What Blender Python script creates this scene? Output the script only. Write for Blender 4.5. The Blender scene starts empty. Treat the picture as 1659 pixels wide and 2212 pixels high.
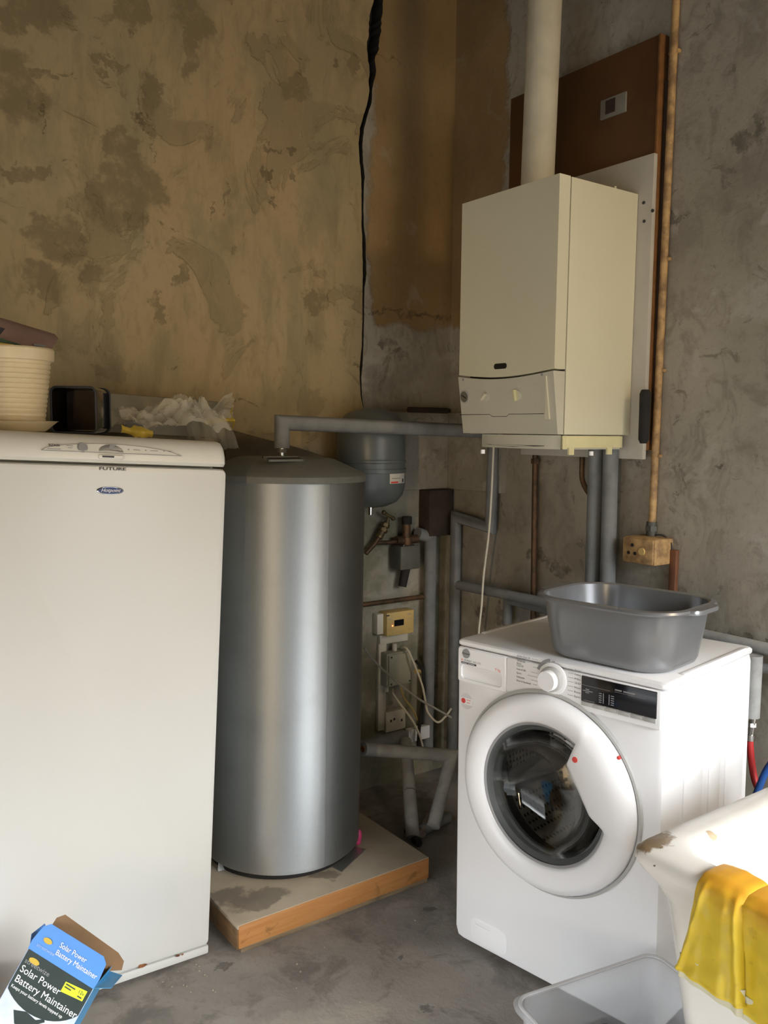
import bpy, bmesh, math, random
from mathutils import Vector, Matrix, noise as mnoise
random.seed(7)
PI = math.pi
SC = bpy.context.scene
COL = SC.collection

# ------------------------------------------------------------------ camera, sky, light, exposure
CAMPOS = Vector((-2.24777, -2.53692, 1.41314)); YAW, PITCH, ROLL, FPX = 0.624019, 0.095270, 0.010338, 1847.66
_f = Vector((math.sin(YAW)*math.cos(PITCH), math.cos(YAW)*math.cos(PITCH), -math.sin(PITCH)))
_r0 = Vector((math.cos(YAW), -math.sin(YAW), 0)); _u0 = _r0.cross(_f)
CR = math.cos(ROLL)*_r0 + math.sin(ROLL)*_u0; CU = -math.sin(ROLL)*_r0 + math.cos(ROLL)*_u0; CF = _f
cam = bpy.data.cameras.new('camera'); camo = bpy.data.objects.new('camera', cam); COL.objects.link(camo)
camo.matrix_world = Matrix(((CR.x, CU.x, -CF.x, CAMPOS.x), (CR.y, CU.y, -CF.y, CAMPOS.y), (CR.z, CU.z, -CF.z, CAMPOS.z), (0, 0, 0, 1)))
cam.sensor_width = 36; cam.lens = FPX/2212*36; cam.clip_start = 0.02
SC.camera = camo
SC.view_settings.view_transform = 'Standard'; SC.view_settings.look = 'None'
SC.view_settings.gamma = 1; SC.view_settings.use_curve_mapping = False
SC.view_settings.exposure = -0.08
SKY, SKYCOL = 29.0, (0.93, 0.965, 1.0)
w = bpy.data.worlds.new('sky'); SC.world = w; w.use_nodes = True
nt = w.node_tree; nt.nodes.clear()
tc = nt.nodes.new('ShaderNodeTexCoord'); sx = nt.nodes.new('ShaderNodeSeparateXYZ'); rp = nt.nodes.new('ShaderNodeValToRGB')
bg = nt.nodes.new('ShaderNodeBackground'); wo = nt.nodes.new('ShaderNodeOutputWorld')
nt.links.new(tc.outputs['Generated'], sx.inputs[0]); nt.links.new(sx.outputs[2], rp.inputs[0])
rp.color_ramp.elements[0].position = 0.12; rp.color_ramp.elements[0].color = (*[c*.06 for c in SKYCOL], 1)   # hedges and houses opposite
rp.color_ramp.elements[1].position = 0.32; rp.color_ramp.elements[1].color = (*SKYCOL, 1)
nt.links.new(rp.outputs[0], bg.inputs[0]); bg.inputs[1].default_value = SKY; nt.links.new(bg.outputs[0], wo.inputs[0])
# openings behind the camera: a tall doorway at the right, and a low gap and side-wall hatch added to light the low parts
DY, XF = -3.3, -4.6
DOOR = (-1.15, -0.06, 2.02)          # x0, x1, head height, in the back wall
FILL_GAP = (-3.5, -1.60, 0.85)       # x0, x1, height of the added low gap, in the back wall
FILL_HATCH = (-3.2, -0.45, 1.38)          # y0, y1, head height of the added hatch, in the far wall
for sz, sy_, loc, rz in ((DOOR[1]-DOOR[0], DOOR[2], ((DOOR[0]+DOOR[1])/2, DY, DOOR[2]/2), 0), (FILL_GAP[1]-FILL_GAP[0], FILL_GAP[2], ((FILL_GAP[0]+FILL_GAP[1])/2, DY, FILL_GAP[2]/2), 0), (FILL_HATCH[1]-FILL_HATCH[0], FILL_HATCH[2], (XF, (FILL_HATCH[0]+FILL_HATCH[1])/2, FILL_HATCH[2]/2), -PI/2)):
    pl = bpy.data.lights.new('doorway_daylight', 'AREA'); pl.shape = 'RECTANGLE'; pl.size = sz; pl.size_y = sy_
    pl.cycles.is_portal = True
    plo = bpy.data.objects.new('doorway_daylight', pl); COL.objects.link(plo)
    plo.location = loc; plo.rotation_euler = (PI/2, 0, rz)
# upright tungsten strip lamp, far side; added warm fills over doorway and under ceiling
for nm_, sx_, sy_, en, loc, rt in (('tungsten_strip_lamp', .035, 1.3, 2.6, (-3.5, -2.9, 1.15), (PI/2, 0, -PI*.25)), ('doorway_fill', .32, .3, 10.5, (-.24, -3.2, 2.42), (PI/2, 0, 0)), ('roof_fill', .36, .9, 8, (-.21, -2.60, 3.22), (0, 0, 0))):
    ll = bpy.data.lights.new(nm_, 'AREA'); ll.shape = 'RECTANGLE'; ll.size = sx_; ll.size_y = sy_; ll.energy = en
    ll.color = (1.0, 0.72, 0.40) if nm_ != 'roof_fill' else (1.0, .80, .54)
    llo = bpy.data.objects.new(nm_, ll); COL.objects.link(llo); llo.location = loc; llo.rotation_euler = rt
    if nm_ == 'tungsten_strip_lamp': ll.spread = math.radians(50)

LW, RW = 0.148, 0.008          # planes of the left wall (y) and the right wall (x)
def at(px, py, ax, v):         # the point of a real plane (x, y or z = v) seen at a photo position
    d = (px-829.5)/FPX*CR - (py-1106)/FPX*CU + CF
    k = 'xyz'.index(ax)
    return CAMPOS + d*((v-CAMPOS[k])/d[k])

# ------------------------------------------------------------------ materials
def mk(name):
    m = bpy.data.materials.new(name); m.use_nodes = True
    return m, m.node_tree, m.node_tree.nodes['Principled BSDF']
class NB:
    def __init__(s, nt): s.nt = nt
    def n(s, t, **k):
        o = s.nt.nodes.new(t)
        for a, b in k.items(): setattr(o, a, b)
        return o
    def put(s, sock, v):
        if hasattr(v, 'is_output'): s.nt.links.new(v, sock)
        else: sock.default_value = v
    def math(s, op, a, b=0.0, c=0.0, clamp=False):
        o = s.n('ShaderNodeMath', operation=op, use_clamp=clamp)
        for i, v in enumerate((a, b, c)): s.put(o.inputs[i], v)
        return o.outputs[0]
    def vmath(s, op, a, b=(0, 0, 0)):
        o = s.n('ShaderNodeVectorMath', operation=op); s.put(o.inputs[0], a); s.put(o.inputs[1], b)
        return o.outputs['Value'] if op in ('LENGTH', 'DOT_PRODUCT', 'DISTANCE') else o.outputs[0]
    def coord(s, kind='Object'): return s.n('ShaderNodeTexCoord').outputs[kind]
    def noise(s, co, scale, detail=4, rough=.55, dist=0.0, color=False):
        o = s.n('ShaderNodeTexNoise'); s.put(o.inputs['Vector'], co); o.inputs['Scale'].default_value = scale
        o.inputs['Detail'].default_value = detail; o.inputs['Roughness'].default_value = rough; o.inputs['Distortion'].default_value = dist
        return o.outputs['Color' if color else 'Fac']
    def step(s, v, a, b):
        o = s.n('ShaderNodeMapRange', interpolation_type='SMOOTHSTEP'); s.put(o.inputs[0], v)
        o.inputs[1].default_value = a; o.inputs[2].default_value = b
        return o.outputs[0]
    def mix(s, f, a, b):
        o = s.n('ShaderNodeMix', data_type='RGBA'); s.put(o.inputs[0], f)
        s.put(o.inputs[6], (*a, 1) if isinstance(a, tuple) and len(a) == 3 else a); s.put(o.inputs[7], (*b, 1) if isinstance(b, tuple) and len(b) == 3 else b)
        return o.outputs[2]
    def bump(s, h, strength, dist, bsdf):
        o = s.n('ShaderNodeBump'); s.put(o.inputs['Height'], h); o.inputs['Strength'].default_value = strength; o.inputs['Distance'].default_value = dist
        s.nt.links.new(o.outputs[0], bsdf.inputs['Normal'])
    def blots(s, co, spots, amount=.06, scale=9):
        """mask of stains with shapes of their own: (x, y, z, rx, ry, rz) ellipses, edges broken up by noise"""
        nz = s.noise(co, scale, 5, .65, color=True)
        d = s.vmath('SUBTRACT', nz, (.5, .5, .5)); sc = s.n('ShaderNodeVectorMath', operation='SCALE'); s.put(sc.inputs[0], d); sc.inputs['Scale'].default_value = amount*4
        p = s.vmath('ADD', co, sc.outputs[0]); out = None
        for x, y, z, rx, ry, rz in spots:
            l = s.vmath('LENGTH', s.vmath('DIVIDE', s.vmath('SUBTRACT', p, (x, y, z)), (rx, ry, rz)))
            k = s.step(l, 1.05, .72); out = k if out is None else s.math('MAXIMUM', out, k)
        return out

def plain(name, c, rough=.5, metal=0.0, var=0.0, vscale=20, bump=0.0, bscale=150, dist=.001, spec=.5, c2=None, coat=0):
    m, nt, b = mk(name); q = NB(nt)
    b.inputs['Roughness'].default_value = rough; b.inputs['Metallic'].default_value = metal; b.inputs['Specular IOR Level'].default_value = spec
    b.inputs['Coat Weight'].default_value = coat
    co = q.coord()
    c2 = c2 or tuple(max(0, x*(1-var)) for x in c)
    f = q.noise(co, vscale, 5, .6)
    q.put(b.inputs['Base Color'], q.mix(q.step(f, .35, .68), c, c2))
    if bump: q.bump(q.noise(co, bscale, 3), bump, dist, b)
    return m

def plaster_mat(name, base, pale, dark, spots=(), warm=None, dspots=(), spots_scale=9):
    m, nt, b = mk(name); q = NB(nt); co = q.coord()
    b.inputs['Roughness'].default_value = .93; b.inputs['Specular IOR Level'].default_value = .15
    big = q.noise(co, 1.1, 5, .6, .4); mid = q.noise(co, 3.6, 7, .62, .9); fine = q.noise(co, 38, 5, .7)
    stretch = q.vmath('MULTIPLY', co, (6, 6, 1.6)); drip = q.noise(stretch, 1.3, 6, .65, .3)
    c = q.mix(q.step(big, .36, .66), base, pale)
    if warm: c = q.mix(q.math('MULTIPLY', q.step(q.noise(co, 0.8, 3), .4, .62), .8), c, warm)
    c = q.mix(q.math('MULTIPLY', q.step(mid, .53, .63), .42), c, dark)          # flaked patches
    c = q.mix(q.math('MULTIPLY', q.step(q.noise(q.vmath('MULTIPLY', co, (9, 9, 4)), 2.0, 7, .7, .8), .5, .66), .38), c, dark)
    c = q.mix(q.math('MULTIPLY', q.step(q.noise(q.vmath('MULTIPLY', co, (3, 3, 1)), 1.7, 6, .6, .5), .48, .62), .45), c, (.245, .215, .125))   # greenish damp
    c = q.mix(q.math('MULTIPLY', q.step(drip, .52, .66), .38), c, dark)
    c = q.mix(q.math('MULTIPLY', q.step(q.noise(co, 11, 6, .7, 1.2), .64, .69), .55), c, tuple(x*.45 for x in dark))
    c = q.mix(q.math('MULTIPLY', q.step(fine, .5, .8), .35), c, tuple(x*.75 for x in base))
    if spots: c = q.mix(q.math('MULTIPLY', q.blots(co, spots, .055, spots_scale), q.math('MULTIPLY', .80, q.step(q.noise(co, 14, 5, .7), .26, .52))), c, dark)
    if dspots: c = q.mix(q.math('MULTIPLY', q.blots(co, dspots, .03, 30), .5), c, tuple(x*.3 for x in dark))
    q.put(b.inputs['Base Color'], c)
    h = q.math('ADD', q.math('MULTIPLY', fine, .25), q.math('ADD', q.math('MULTIPLY', q.step(mid, .565, .6), -.8), q.math('MULTIPLY', q.noise(co, 7, 6, .6), 1.2)))
    q.bump(h, .55, .008, b)
    return m
def L(px, py, rx, rz): p = at(px, py, 'y', LW); return (p.x, LW, p.z, rx, 1, rz)
M = {}
M['plaster_left'] = plaster_mat('pale_plaster', (.36, .285, .155), (.42, .335, .195), (.215, .165, .09), warm=(.45, .325, .175),
    spots=[L(410, 80, .035, .16), L(415, 30, .07, .06), L(90, 20, .10, .06), L(25, 25, .05, .07), L(30, 190, .08, .12), L(290, 25, .05, .05), L(85, 160, .03, .02),
           L(240, 135, .07, .02), L(330, 200, .03, .08), L(300, 250, .03, .05), L(265, 320, .05, .06), L(300, 400, .10, .08), L(250, 450, .11, .09), L(80, 600, .07, .06), L(190, 590, .05, .05),
           L(130, 520, .10, .06), L(345, 660, .03, .05), L(60, 370, .09, .03), L(640, 190, .06, .04), L(680, 650, .07, .04), L(480, 430, .01, .04), L(400, 600, .02, .05), L(760, 140, .02, .05)],
    dspots=[L(588, 440, .012, .012), L(585, 320, .035, .012), L(575, 375, .03, .02), L(628, 325, .03, .02), L(330, 320, .003, .05), L(305, 255, .012, .03), L(770, 788, .03, .01), L(635, 380, .01, .03), L(90, 250, .004, .05), L(460, 450, .004, .03)])
def Rm(px, py, ry, rz): p = at(px, py, 'x', RW); return (RW, p.y, p.z, 1, ry, rz)
def brown_wall(name, side, marks):
    m, nt, b = mk(name); q = NB(nt); co = q.coord()
    b.inputs['Roughness'].default_value = .94; b.inputs['Specular IOR Level'].default_value = .15
    fine = q.noise(co, 40, 5, .7); mid = q.noise(co, 4.2, 7, .62, .8); big = q.noise(co, 1.3, 4)
    pale = q.mix(q.step(big, .35, .66), (.31, .28, .225), (.40, .365, .30))
    pale = q.mix(q.math('MULTIPLY', q.step(mid, .50, .62), .55), pale, (.215, .19, .155))
    pale = q.mix(q.math('MULTIPLY', q.step(q.noise(q.vmath('MULTIPLY', co, (7, 7, 4)), 1.9, 7, .7, .8), .5, .64), .45), pale, (.20, .18, .145))
    pale = q.mix(q.math('MULTIPLY', q.step(q.noise(co, 5.3, 6, .6, .4), .56, .66), .5), pale, (.47, .44, .385))
    pale = q.mix(q.math('MULTIPLY', q.step(q.noise(co, 9, 6, .7, 1.0), .60, .67), .55), pale, (.13, .115, .09))
    brown = q.mix(q.step(q.noise(co, 2.1, 5), .35, .7), (.25, .165, .075), (.34, .235, .115))
    brown = q.mix(q.math('MULTIPLY', q.step(q.noise(co, 6, 6, .6, .6), .62, .70), .5), brown, (.36, .30, .21))
    spx = q.n('ShaderNodeSeparateXYZ'); nz = q.noise(co, 7, 5, .6, color=True); sc = q.n('ShaderNodeVectorMath', operation='SCALE')
    q.put(sc.inputs[0], q.vmath('SUBTRACT', nz, (.5, .5, .5))); sc.inputs['Scale'].default_value = .16
    q.put(spx.inputs[0], q.vmath('ADD', co, sc.outputs[0]))
    f = q.step(spx.outputs[2], 1.80, 1.835)                                   # bare render shows above the horizontal crack
    low = q.math('MULTIPLY', q.step(spx.outputs[2], 1.20, 1.05), q.step(q.noise(co, 6, 6, .65, .5), .30, .62))   # damp green grime low in the corner
    if side == 'y': pale = q.mix(q.math('MULTIPLY', low, .75), pale, (.15, .145, .085))
    if side == 'y': f = q.math('MULTIPLY', f, q.step(spx.outputs[0], -.405, -.375))
    else: f = q.math('MULTIPLY', f, q.step(spx.outputs[1], -.155, -.125))
    c = q.mix(f, pale, brown)
    c = q.mix(q.math('MULTIPLY', q.blots(co, marks, .030, 22), q.math('MULTIPLY', .62, q.step(q.noise(co, 18, 5, .7), .30, .62))), c, (.05, .042, .03))
    c = q.mix(q.math('MULTIPLY', q.step(fine, .5, .8), .35), c, (.12, .10, .075))
    q.put(b.inputs['Base Color'], c)
    q.bump(q.math('ADD', q.math('MULTIPLY', fine, .3), q.math('ADD', q.math('MULTIPLY', f, -1.0), q.noise(co, 7, 6, .6))), .6, .008, b)
    return m
M['plaster_mid'] = brown_wall('bare_brown_render_wall', 'y', [L(840, 676, .14, .006), L(930, 683, .16, .012), L(835, 740, .05, .015), L(830, 118, .10, .004), L(860, 765, .05, .01), L(830, 255, .002, .03)])
M['plaster_right'] = brown_wall('grey_limewashed_wall', 'x', [Rm(1600, 310, .05, .03), Rm(1640, 270, .02, .06), Rm(1450, 470, .02, .02), Rm(1480, 470, .03, .006), Rm(1560, 1370, .30, .010), Rm(1345, 1062, .015, .006), Rm(1375, 1000, .05, .006), Rm(1160, 1200, .05, .03), Rm(1210, 1230, .06, .03), Rm(1040, 1330, .03, .05), Rm(1080, 1330, .03, .05), Rm(1560, 1000, .02, .01)])
def floor_mat():
    m, nt, b = mk('stained_concrete'); q = NB(nt); co = q.coord()
    b.inputs['Roughness'].default_value = .82; b.inputs['Specular IOR Level'].default_value = .3
    big = q.noise(co, 2.2, 6, .6, .6); mid = q.noise(co, 9, 6, .65, .5); fine = q.noise(co, 60, 5, .7)
    c = q.mix(q.step(big, .35, .65), (.245, .222, .198), (.33, .303, .27))
    c = q.mix(q.math('MULTIPLY', q.step(mid, .50, .66), .55), c, (.125, .112, .10))
    c = q.mix(q.math('MULTIPLY', q.step(q.noise(co, 4.5, 6, .65, .8), .52, .62), .4), c, (.14, .128, .115))
    c = q.mix(q.math('MULTIPLY', q.step(fine, .55, .75), .5), c, (.15, .138, .128))
    c = q.mix(q.math('MULTIPLY', q.blots(co, [(-1.42, -.86, 0, .26, .05, 1), (-1.20, -.93, 0, .14, .05, 1)], .03, 14), .4), c, (.42, .37, .30))
    c = q.mix(q.math('MULTIPLY', q.blots(co, [(-1.0, -1.0, 0, .015, .02, 1), (-.72, -.66, 0, .02, .015, 1), (-1.25, -1.05, 0, .02, .015, 1), (-.93, -.80, 0, .015, .015, 1), (-1.33, -.56, 0, .03, .02, 1)], .02, 25), .6), c, (.07, .065, .062))
    sp_ = q.n('ShaderNodeSeparateXYZ'); q.put(sp_.inputs[0], q.vmath('ADD', co, q.noise(co, 1.5, 4, color=True)))
    c = q.mix(q.step(sp_.outputs[0], -2.0, -2.35), c, (.045, .04, .036))           # unseen half of the floor, darkened to cut bounced light
    vo = q.n('ShaderNodeTexVoronoi', feature='DISTANCE_TO_EDGE'); q.put(vo.inputs['Vector'], q.vmath('ADD', co, q.noise(co, 4, 3, color=True))); vo.inputs['Scale'].default_value = 1.3
    ck = q.step(vo.outputs['Distance'], .006, .0)
    c = q.mix(q.math('MULTIPLY', ck, .14), c, (.42, .40, .37))
    q.put(b.inputs['Base Color'], c)
    q.bump(q.math('ADD', mid, q.math('MULTIPLY', fine, .4)), .5, .006, b)
    return m
M['floor'] = floor_mat()
M['dark'] = plain('crack_darkness', (.035, .03, .024), .95, var=.4)  # the crack's inner shade is put into this colour
M['ceiling'] = plain('ceiling_boards', (.10, .085, .06), .9, var=.3, vscale=3)
M['backwall'] = plain('rear_block_wall', (.09, .065, .04), .9, var=.25, vscale=3)
M['drive'] = plain('driveway_tarmac', (.05, .049, .047), .9, var=.2)
M['enamel'] = plain('white_enamel', (.645, .645, .61), .30, var=.02, vscale=2, spec=.4)
M['washer'] = plain('washer_white', (.86, .86, .87), .28, var=.015, vscale=2, spec=.4)
M['offwhite'] = plain('off_white_plastic', (.74, .73, .67), .35, var=.05, vscale=6)
M['lightgrey'] = plain('light_grey_plastic', (.45, .45, .43), .4, var=.05)
M['midgrey'] = plain('mid_grey_plastic', (.30, .30, .30), .4, var=.05)
M['black'] = plain('black_plastic', (.012, .012, .013), .3, var=.2)
M['gloss_black'] = plain('black_display_glass', (.006, .006, .009), .12, var=.1)
M['ink'] = plain('dark_ink', (.035, .035, .04), .6)
M['greyink'] = plain('grey_ink', (.25, .25, .26), .6)
M['paleink'] = plain('pale_ink', (.42, .42, .42), .6)
M['red'] = plain('red_print', (.62, .05, .04), .4)
M['palered'] = plain('pale_red_print', (.75, .28, .24), .5)
M['whiteink'] = plain('white_print', (.80, .80, .80), .5)
M['badge_blue'] = plain('badge_blue', (.012, .03, .13), .3)
M['rust'] = plain('rust', (.30, .12, .04), .9, c2=(.10, .04, .02), vscale=60)
M['chrome'] = plain('chrome', (.75, .75, .74), .12, 1.0)
M['lag'] = plain('grey_foam_lagging', (.20, .205, .20), .75, var=.25, vscale=14, bump=.35, bscale=60, dist=.002)
M['lag_light'] = plain('light_grey_foam_lagging', (.36, .36, .345), .75, var=.25, vscale=14, bump=.35, bscale=60, dist=.002)
M['lag_black'] = plain('black_foam', (.018, .016, .015), .9, var=.3, bump=.4, bscale=60, dist=.002)
M['tank'] = plain('grey_tank_paint', (.115, .13, .13), .33, var=.15, vscale=5)
M['copper'] = plain('copper', (.62, .27, .12), .35, .9, c2=(.22, .10, .05), vscale=30)
M['oldcopper'] = plain('tarnished_copper', (.16, .085, .045), .55, .6, c2=(.07, .05, .03), vscale=25)
M['brass'] = plain('tarnished_brass', (.20, .14, .06), .5, .7, c2=(.08, .06, .035), vscale=40)
M['galv'] = None
def galv():
    m, nt, b = mk('galvanised_sheet'); q = NB(nt); co = q.coord()
    b.inputs['Metallic'].default_value = 1.0
    sp = q.noise(co, 120, 3, .6); st = q.noise(q.vmath('MULTIPLY', co, (14, 14, .7)), 1.0, 5, .6); bl = q.noise(co, 4, 5, .6)
    c = q.mix(sp, (.46, .49, .505), (.56, .59, .60)); c = q.mix(q.math('MULTIPLY', q.step(bl, .5, .7), .35), c, (.38, .40, .41))
    c = q.mix(q.math('MULTIPLY', q.step(st, .55, .7), .2), c, (.72, .73, .72))
    q.put(b.inputs['Base Color'], c)
    q.put(b.inputs['Roughness'], q.math('ADD', .56, q.math('MULTIPLY', sp, .12)))
    b.inputs['Anisotropic'].default_value = .85; b.inputs['Anisotropic Rotation'].default_value = .25
    tn = q.n('ShaderNodeTangent', direction_type='RADIAL', axis='Z'); nt.links.new(tn.outputs[0], b.inputs['Tangent'])
    q.bump(q.math('ADD', q.math('MULTIPLY', sp, .3), q.noise(q.vmath('MULTIPLY', co, (5, 5, 1.2)), 1.0, 3)), .12, .004, b)
    return m
M['galv'] = galv()
M['cap'] = plain('grey_green_cap', (.125, .125, .105), .65, var=.2, vscale=10)
M['boiler'] = plain('boiler_cream_enamel', (.72, .68, .50), .42, var=.03, vscale=3)
M['fascia'] = plain('boiler_grey_cream_plastic', (.60, .575, .46), .5, var=.04, vscale=5)
M['yellowed'] = plain('yellowed_plastic', (.76, .70, .40), .5, var=.08, vscale=8)
M['thermo'] = plain('aged_yellow_plastic', (.62, .44, .16), .5, var=.15, vscale=14)
M['orangepaint'] = plain('orange_cream_paint', (.52, .33, .14), .6, c2=(.22, .13, .06), vscale=22, bump=.4, bscale=70, dist=.002)
M['brownpaint'] = plain('red_brown_paint', (.19, .075, .035), .5, var=.3, vscale=20)
M['boardbrown'] = plain('dark_brown_varnish', (.115, .052, .018), .5, c2=(.075, .034, .012), vscale=3)
M['boardedge'] = plain('orange_varnish', (.22, .095, .028), .5, var=.3)
M['whiteboard'] = plain('chalky_white_board', (.50, .47, .40), .8, var=.1, vscale=6)
M['card'] = plain('grey_white_card', (.21, .195, .165), .8, var=.1)
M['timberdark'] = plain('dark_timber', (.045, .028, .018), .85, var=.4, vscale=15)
M['cream'] = plain('cream_plastic', (.70, .58, .36), .38, var=.05, vscale=8)
M['mauve'] = plain('mauve_card', (.30, .20, .17), .7, var=.15)
M['green'] = plain('dark_green_card', (.03, .07, .03), .6, var=.3)
M['yellowcard'] = plain('yellow_card', (.55, .38, .04), .6)
M['browncard'] = plain('brown_cardboard', (.33, .19, .09), .8, var=.2, vscale=9)
M['darkcard'] = plain('dark_cardboard', (.12, .085, .045), .85, var=.3, vscale=9)
M['palecard'] = plain('pale_wrapped_card', (.27, .235, .155), .5, var=.35, vscale=7)
M['boxblue'] = plain('printed_blue_card', (.06, .24, .64), .35, var=.08, vscale=8)
M['boxcyan'] = plain('printed_cyan_card', (.07, .33, .62), .35, var=.12, vscale=8)
M['boxdark'] = plain('printed_black_green_card', (.02, .035, .03), .35, var=.2)
M['boxwhite'] = plain('printed_pale_card', (.62, .64, .68), .4, c2=(.45, .52, .68), vscale=8)
M['lime'] = plain('lime_sticker', (.62, .78, .02), .45)
M['white_cable'] = plain('white_cable', (.62, .58, .47), .5, var=.1)
M['grey_cable'] = plain('grey_cable', (.30, .29, .26), .5, var=.1)
M['yellow_cable'] = plain('dull_yellow_cable', (.34, .27, .09), .5, var=.1)
M['bluehose'] = plain('blue_rubber', (.02, .09, .33), .4)
M['redhose'] = plain('red_rubber', (.50, .03, .03), .4)
M['rubber'] = plain('grey_rubber', (.12, .13, .13), .4, var=.1)
M['bowl'] = plain('silver_grey_plastic', (.25, .255, .265), .28, .5, var=.04, vscale=3)
M['sponge'] = plain('pale_mauve_cloth', (.55, .46, .50), .85, var=.2, bump=.4)
M['bluefabric'] = plain('slate_blue_plastic', (.10, .13, .20), .5, var=.15)
M['paper'] = plain('white_paper', (.75, .75, .72), .8)
M['pink'] = plain('pink_plastic', (.60, .05, .18), .5)
M['ceramic'] = None
def ceramic(S):
    m, nt, b = mk('white_glazed_ceramic'); q = NB(nt); co = q.coord('Object')
    b.inputs['Roughness'].default_value = .22; b.inputs['Specular IOR Level'].default_value = .5
    c = q.mix(q.step(q.noise(co, 5, 5, .6), .45, .75), (.86, .835, .78), (.78, .745, .68))
    k1 = at(1412, 1815, 'z', .70); k2 = at(1540, 1804, 'y', S.y+.29-.067)
    k3 = at(1375, 1822, 'z', .70)
    k1 -= S; k2 -= S; k3 -= S
    c = q.mix(q.blots(co, [(k2.x, k2.y, k2.z, .012, .012, .012)], .004, 40), c, (.55, .42, .28))
    c = q.mix(q.blots(co, [(k1.x, k1.y, k1.z, .050, .030, .03), (k3.x, k3.y, k3.z, .016, .016, .02)], .014, 45), c, (.30, .215, .13))
    c = q.mix(q.math('MULTIPLY', q.step(q.noise(co, 55, 3, .5), .72, .75), q.blots(co, [(k1.x, k1.y-.02, k1.z-.02, .07, .07, .07)], .02, 20)), c, (.16, .11, .07))
    q.put(b.inputs['Base Color'], c)
    return m
def wood(name, c1, c2, axis):
    m, nt, b = mk(name); q = NB(nt); co = q.coord()
    b.inputs['Roughness'].default_value = .6
    s = {'x': (1.2, 14, 14), 'y': (14, 1.2, 14), 'z': (14, 14, 1.2)}[axis]
    g = q.noise(q.vmath('MULTIPLY', co, s), 2.2, 6, .65, 1.2); d = q.noise(co, 12, 5, .7, .6)
    c = q.mix(q.step(g, .3, .7), c1, c2)
    c = q.mix(q.math('MULTIPLY', q.step(d, .58, .68), .6), c, tuple(x*.35 for x in c1))
    q.put(b.inputs['Base Color'], c); q.bump(g, .3, .003, b)
    return m
M['orangewood'] = wood('orange_painted_timber', (.50, .235, .075), (.40, .165, .045), 'x')
M['brownwood'] = wood('brown_timber', (.20, .115, .05), (.13, .075, .035), 'y')
M['rawwood'] = wood('raw_timber', (.30, .22, .13), (.15, .105, .06), 'x')
def platform_top(S):
    m, nt, b = mk('dusty_sheet'); q = NB(nt); co = q.coord()
    b.inputs['Roughness'].default_value = .6
    c = q.mix(q.step(q.noise(co, 6, 6, .6), .35, .7), (.46, .385, .285), (.37, .305, .225))
    c = q.mix(q.math('MULTIPLY', q.blots(co, [(x-S.x, y-S.y, 0, a, b_, 1) for x, y, a, b_ in ((-1.17, -.46, .10, .05), (-1.24, -.40, .06, .05), (-.95, -.45, .05, .03))], .03, 12), .6), c, (.09, .075, .06))
    c = q.mix(q.math('MULTIPLY', q.step(q.noise(co, 45, 4, .6), .66, .72), .5), c, (.45, .42, .36))
    q.put(b.inputs['Base Color'], c); return m
def glassy(name, c, rough, trans, ior=1.45, alpha=1.0):
    m, nt, b = mk(name)
    b.inputs['Base Color'].default_value = (*c, 1); b.inputs['Roughness'].default_value = rough
    b.inputs['Transmission Weight'].default_value = trans; b.inputs['IOR'].default_value = ior; b.inputs['Alpha'].default_value = alpha
    return m
def thin_glass(name, tint, gloss_rough=.02, amount=1.0):
    m = bpy.data.materials.new(name); m.use_nodes = True; nt = m.node_tree; nt.nodes.clear(); q = NB(nt)
    t_ = q.n('ShaderNodeBsdfTransparent'); t_.inputs[0].default_value = (*tint, 1); g = q.n('ShaderNodeBsdfGlossy'); g.inputs['Roughness'].default_value = gloss_rough
    fr = q.n('ShaderNodeFresnel'); fr.inputs[0].default_value = 1.5; mx = q.n('ShaderNodeMixShader'); o = q.n('ShaderNodeOutputMaterial')
    q.put(mx.inputs[0], q.math('MULTIPLY', fr.outputs[0], amount)); nt.links.new(t_.outputs[0], mx.inputs[1]); nt.links.new(g.outputs[0], mx.inputs[2]); nt.links.new(mx.outputs[0], o.inputs[0])
    return m
M['doorglass'] = thin_glass('washer_door_glass', (.80, .80, .79), .01, .8)
M['smoked'] = thin_glass('smoked_glass', (.10, .075, .05), .05, 2.2)
M['crate'] = glassy('translucent_plastic', (.72, .74, .78), .35, .0, 1.4, .34)
M['film'] = glassy('clear_plastic_film', (.78, .74, .62), .10, .0, 1.45, .36)
M['film_yellow'] = glassy('yellow_plastic_film', (.72, .52, .06), .3, .0, 1.4, .8)
def drum_mat():
    m, nt, b = mk('perforated_steel'); q = NB(nt); co = q.coord()
    b.inputs['Metallic'].default_value = 1; b.inputs['Roughness'].default_value = .2
    vo = q.n('ShaderNodeTexVoronoi', feature='F1'); q.put(vo.inputs['Vector'], co); vo.inputs['Scale'].default_value = 62; vo.inputs['Randomness'].default_value = .15
    h = q.step(vo.outputs['Distance'], .34, .2)
    q.put(b.inputs['Base Color'], q.mix(h, (.74, .72, .68), (.08, .08, .08)))
    q.bump(q.math('SUBTRACT', 1.0, h), .8, .004, b)
    return m
M['drum'] = drum_mat()
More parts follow.
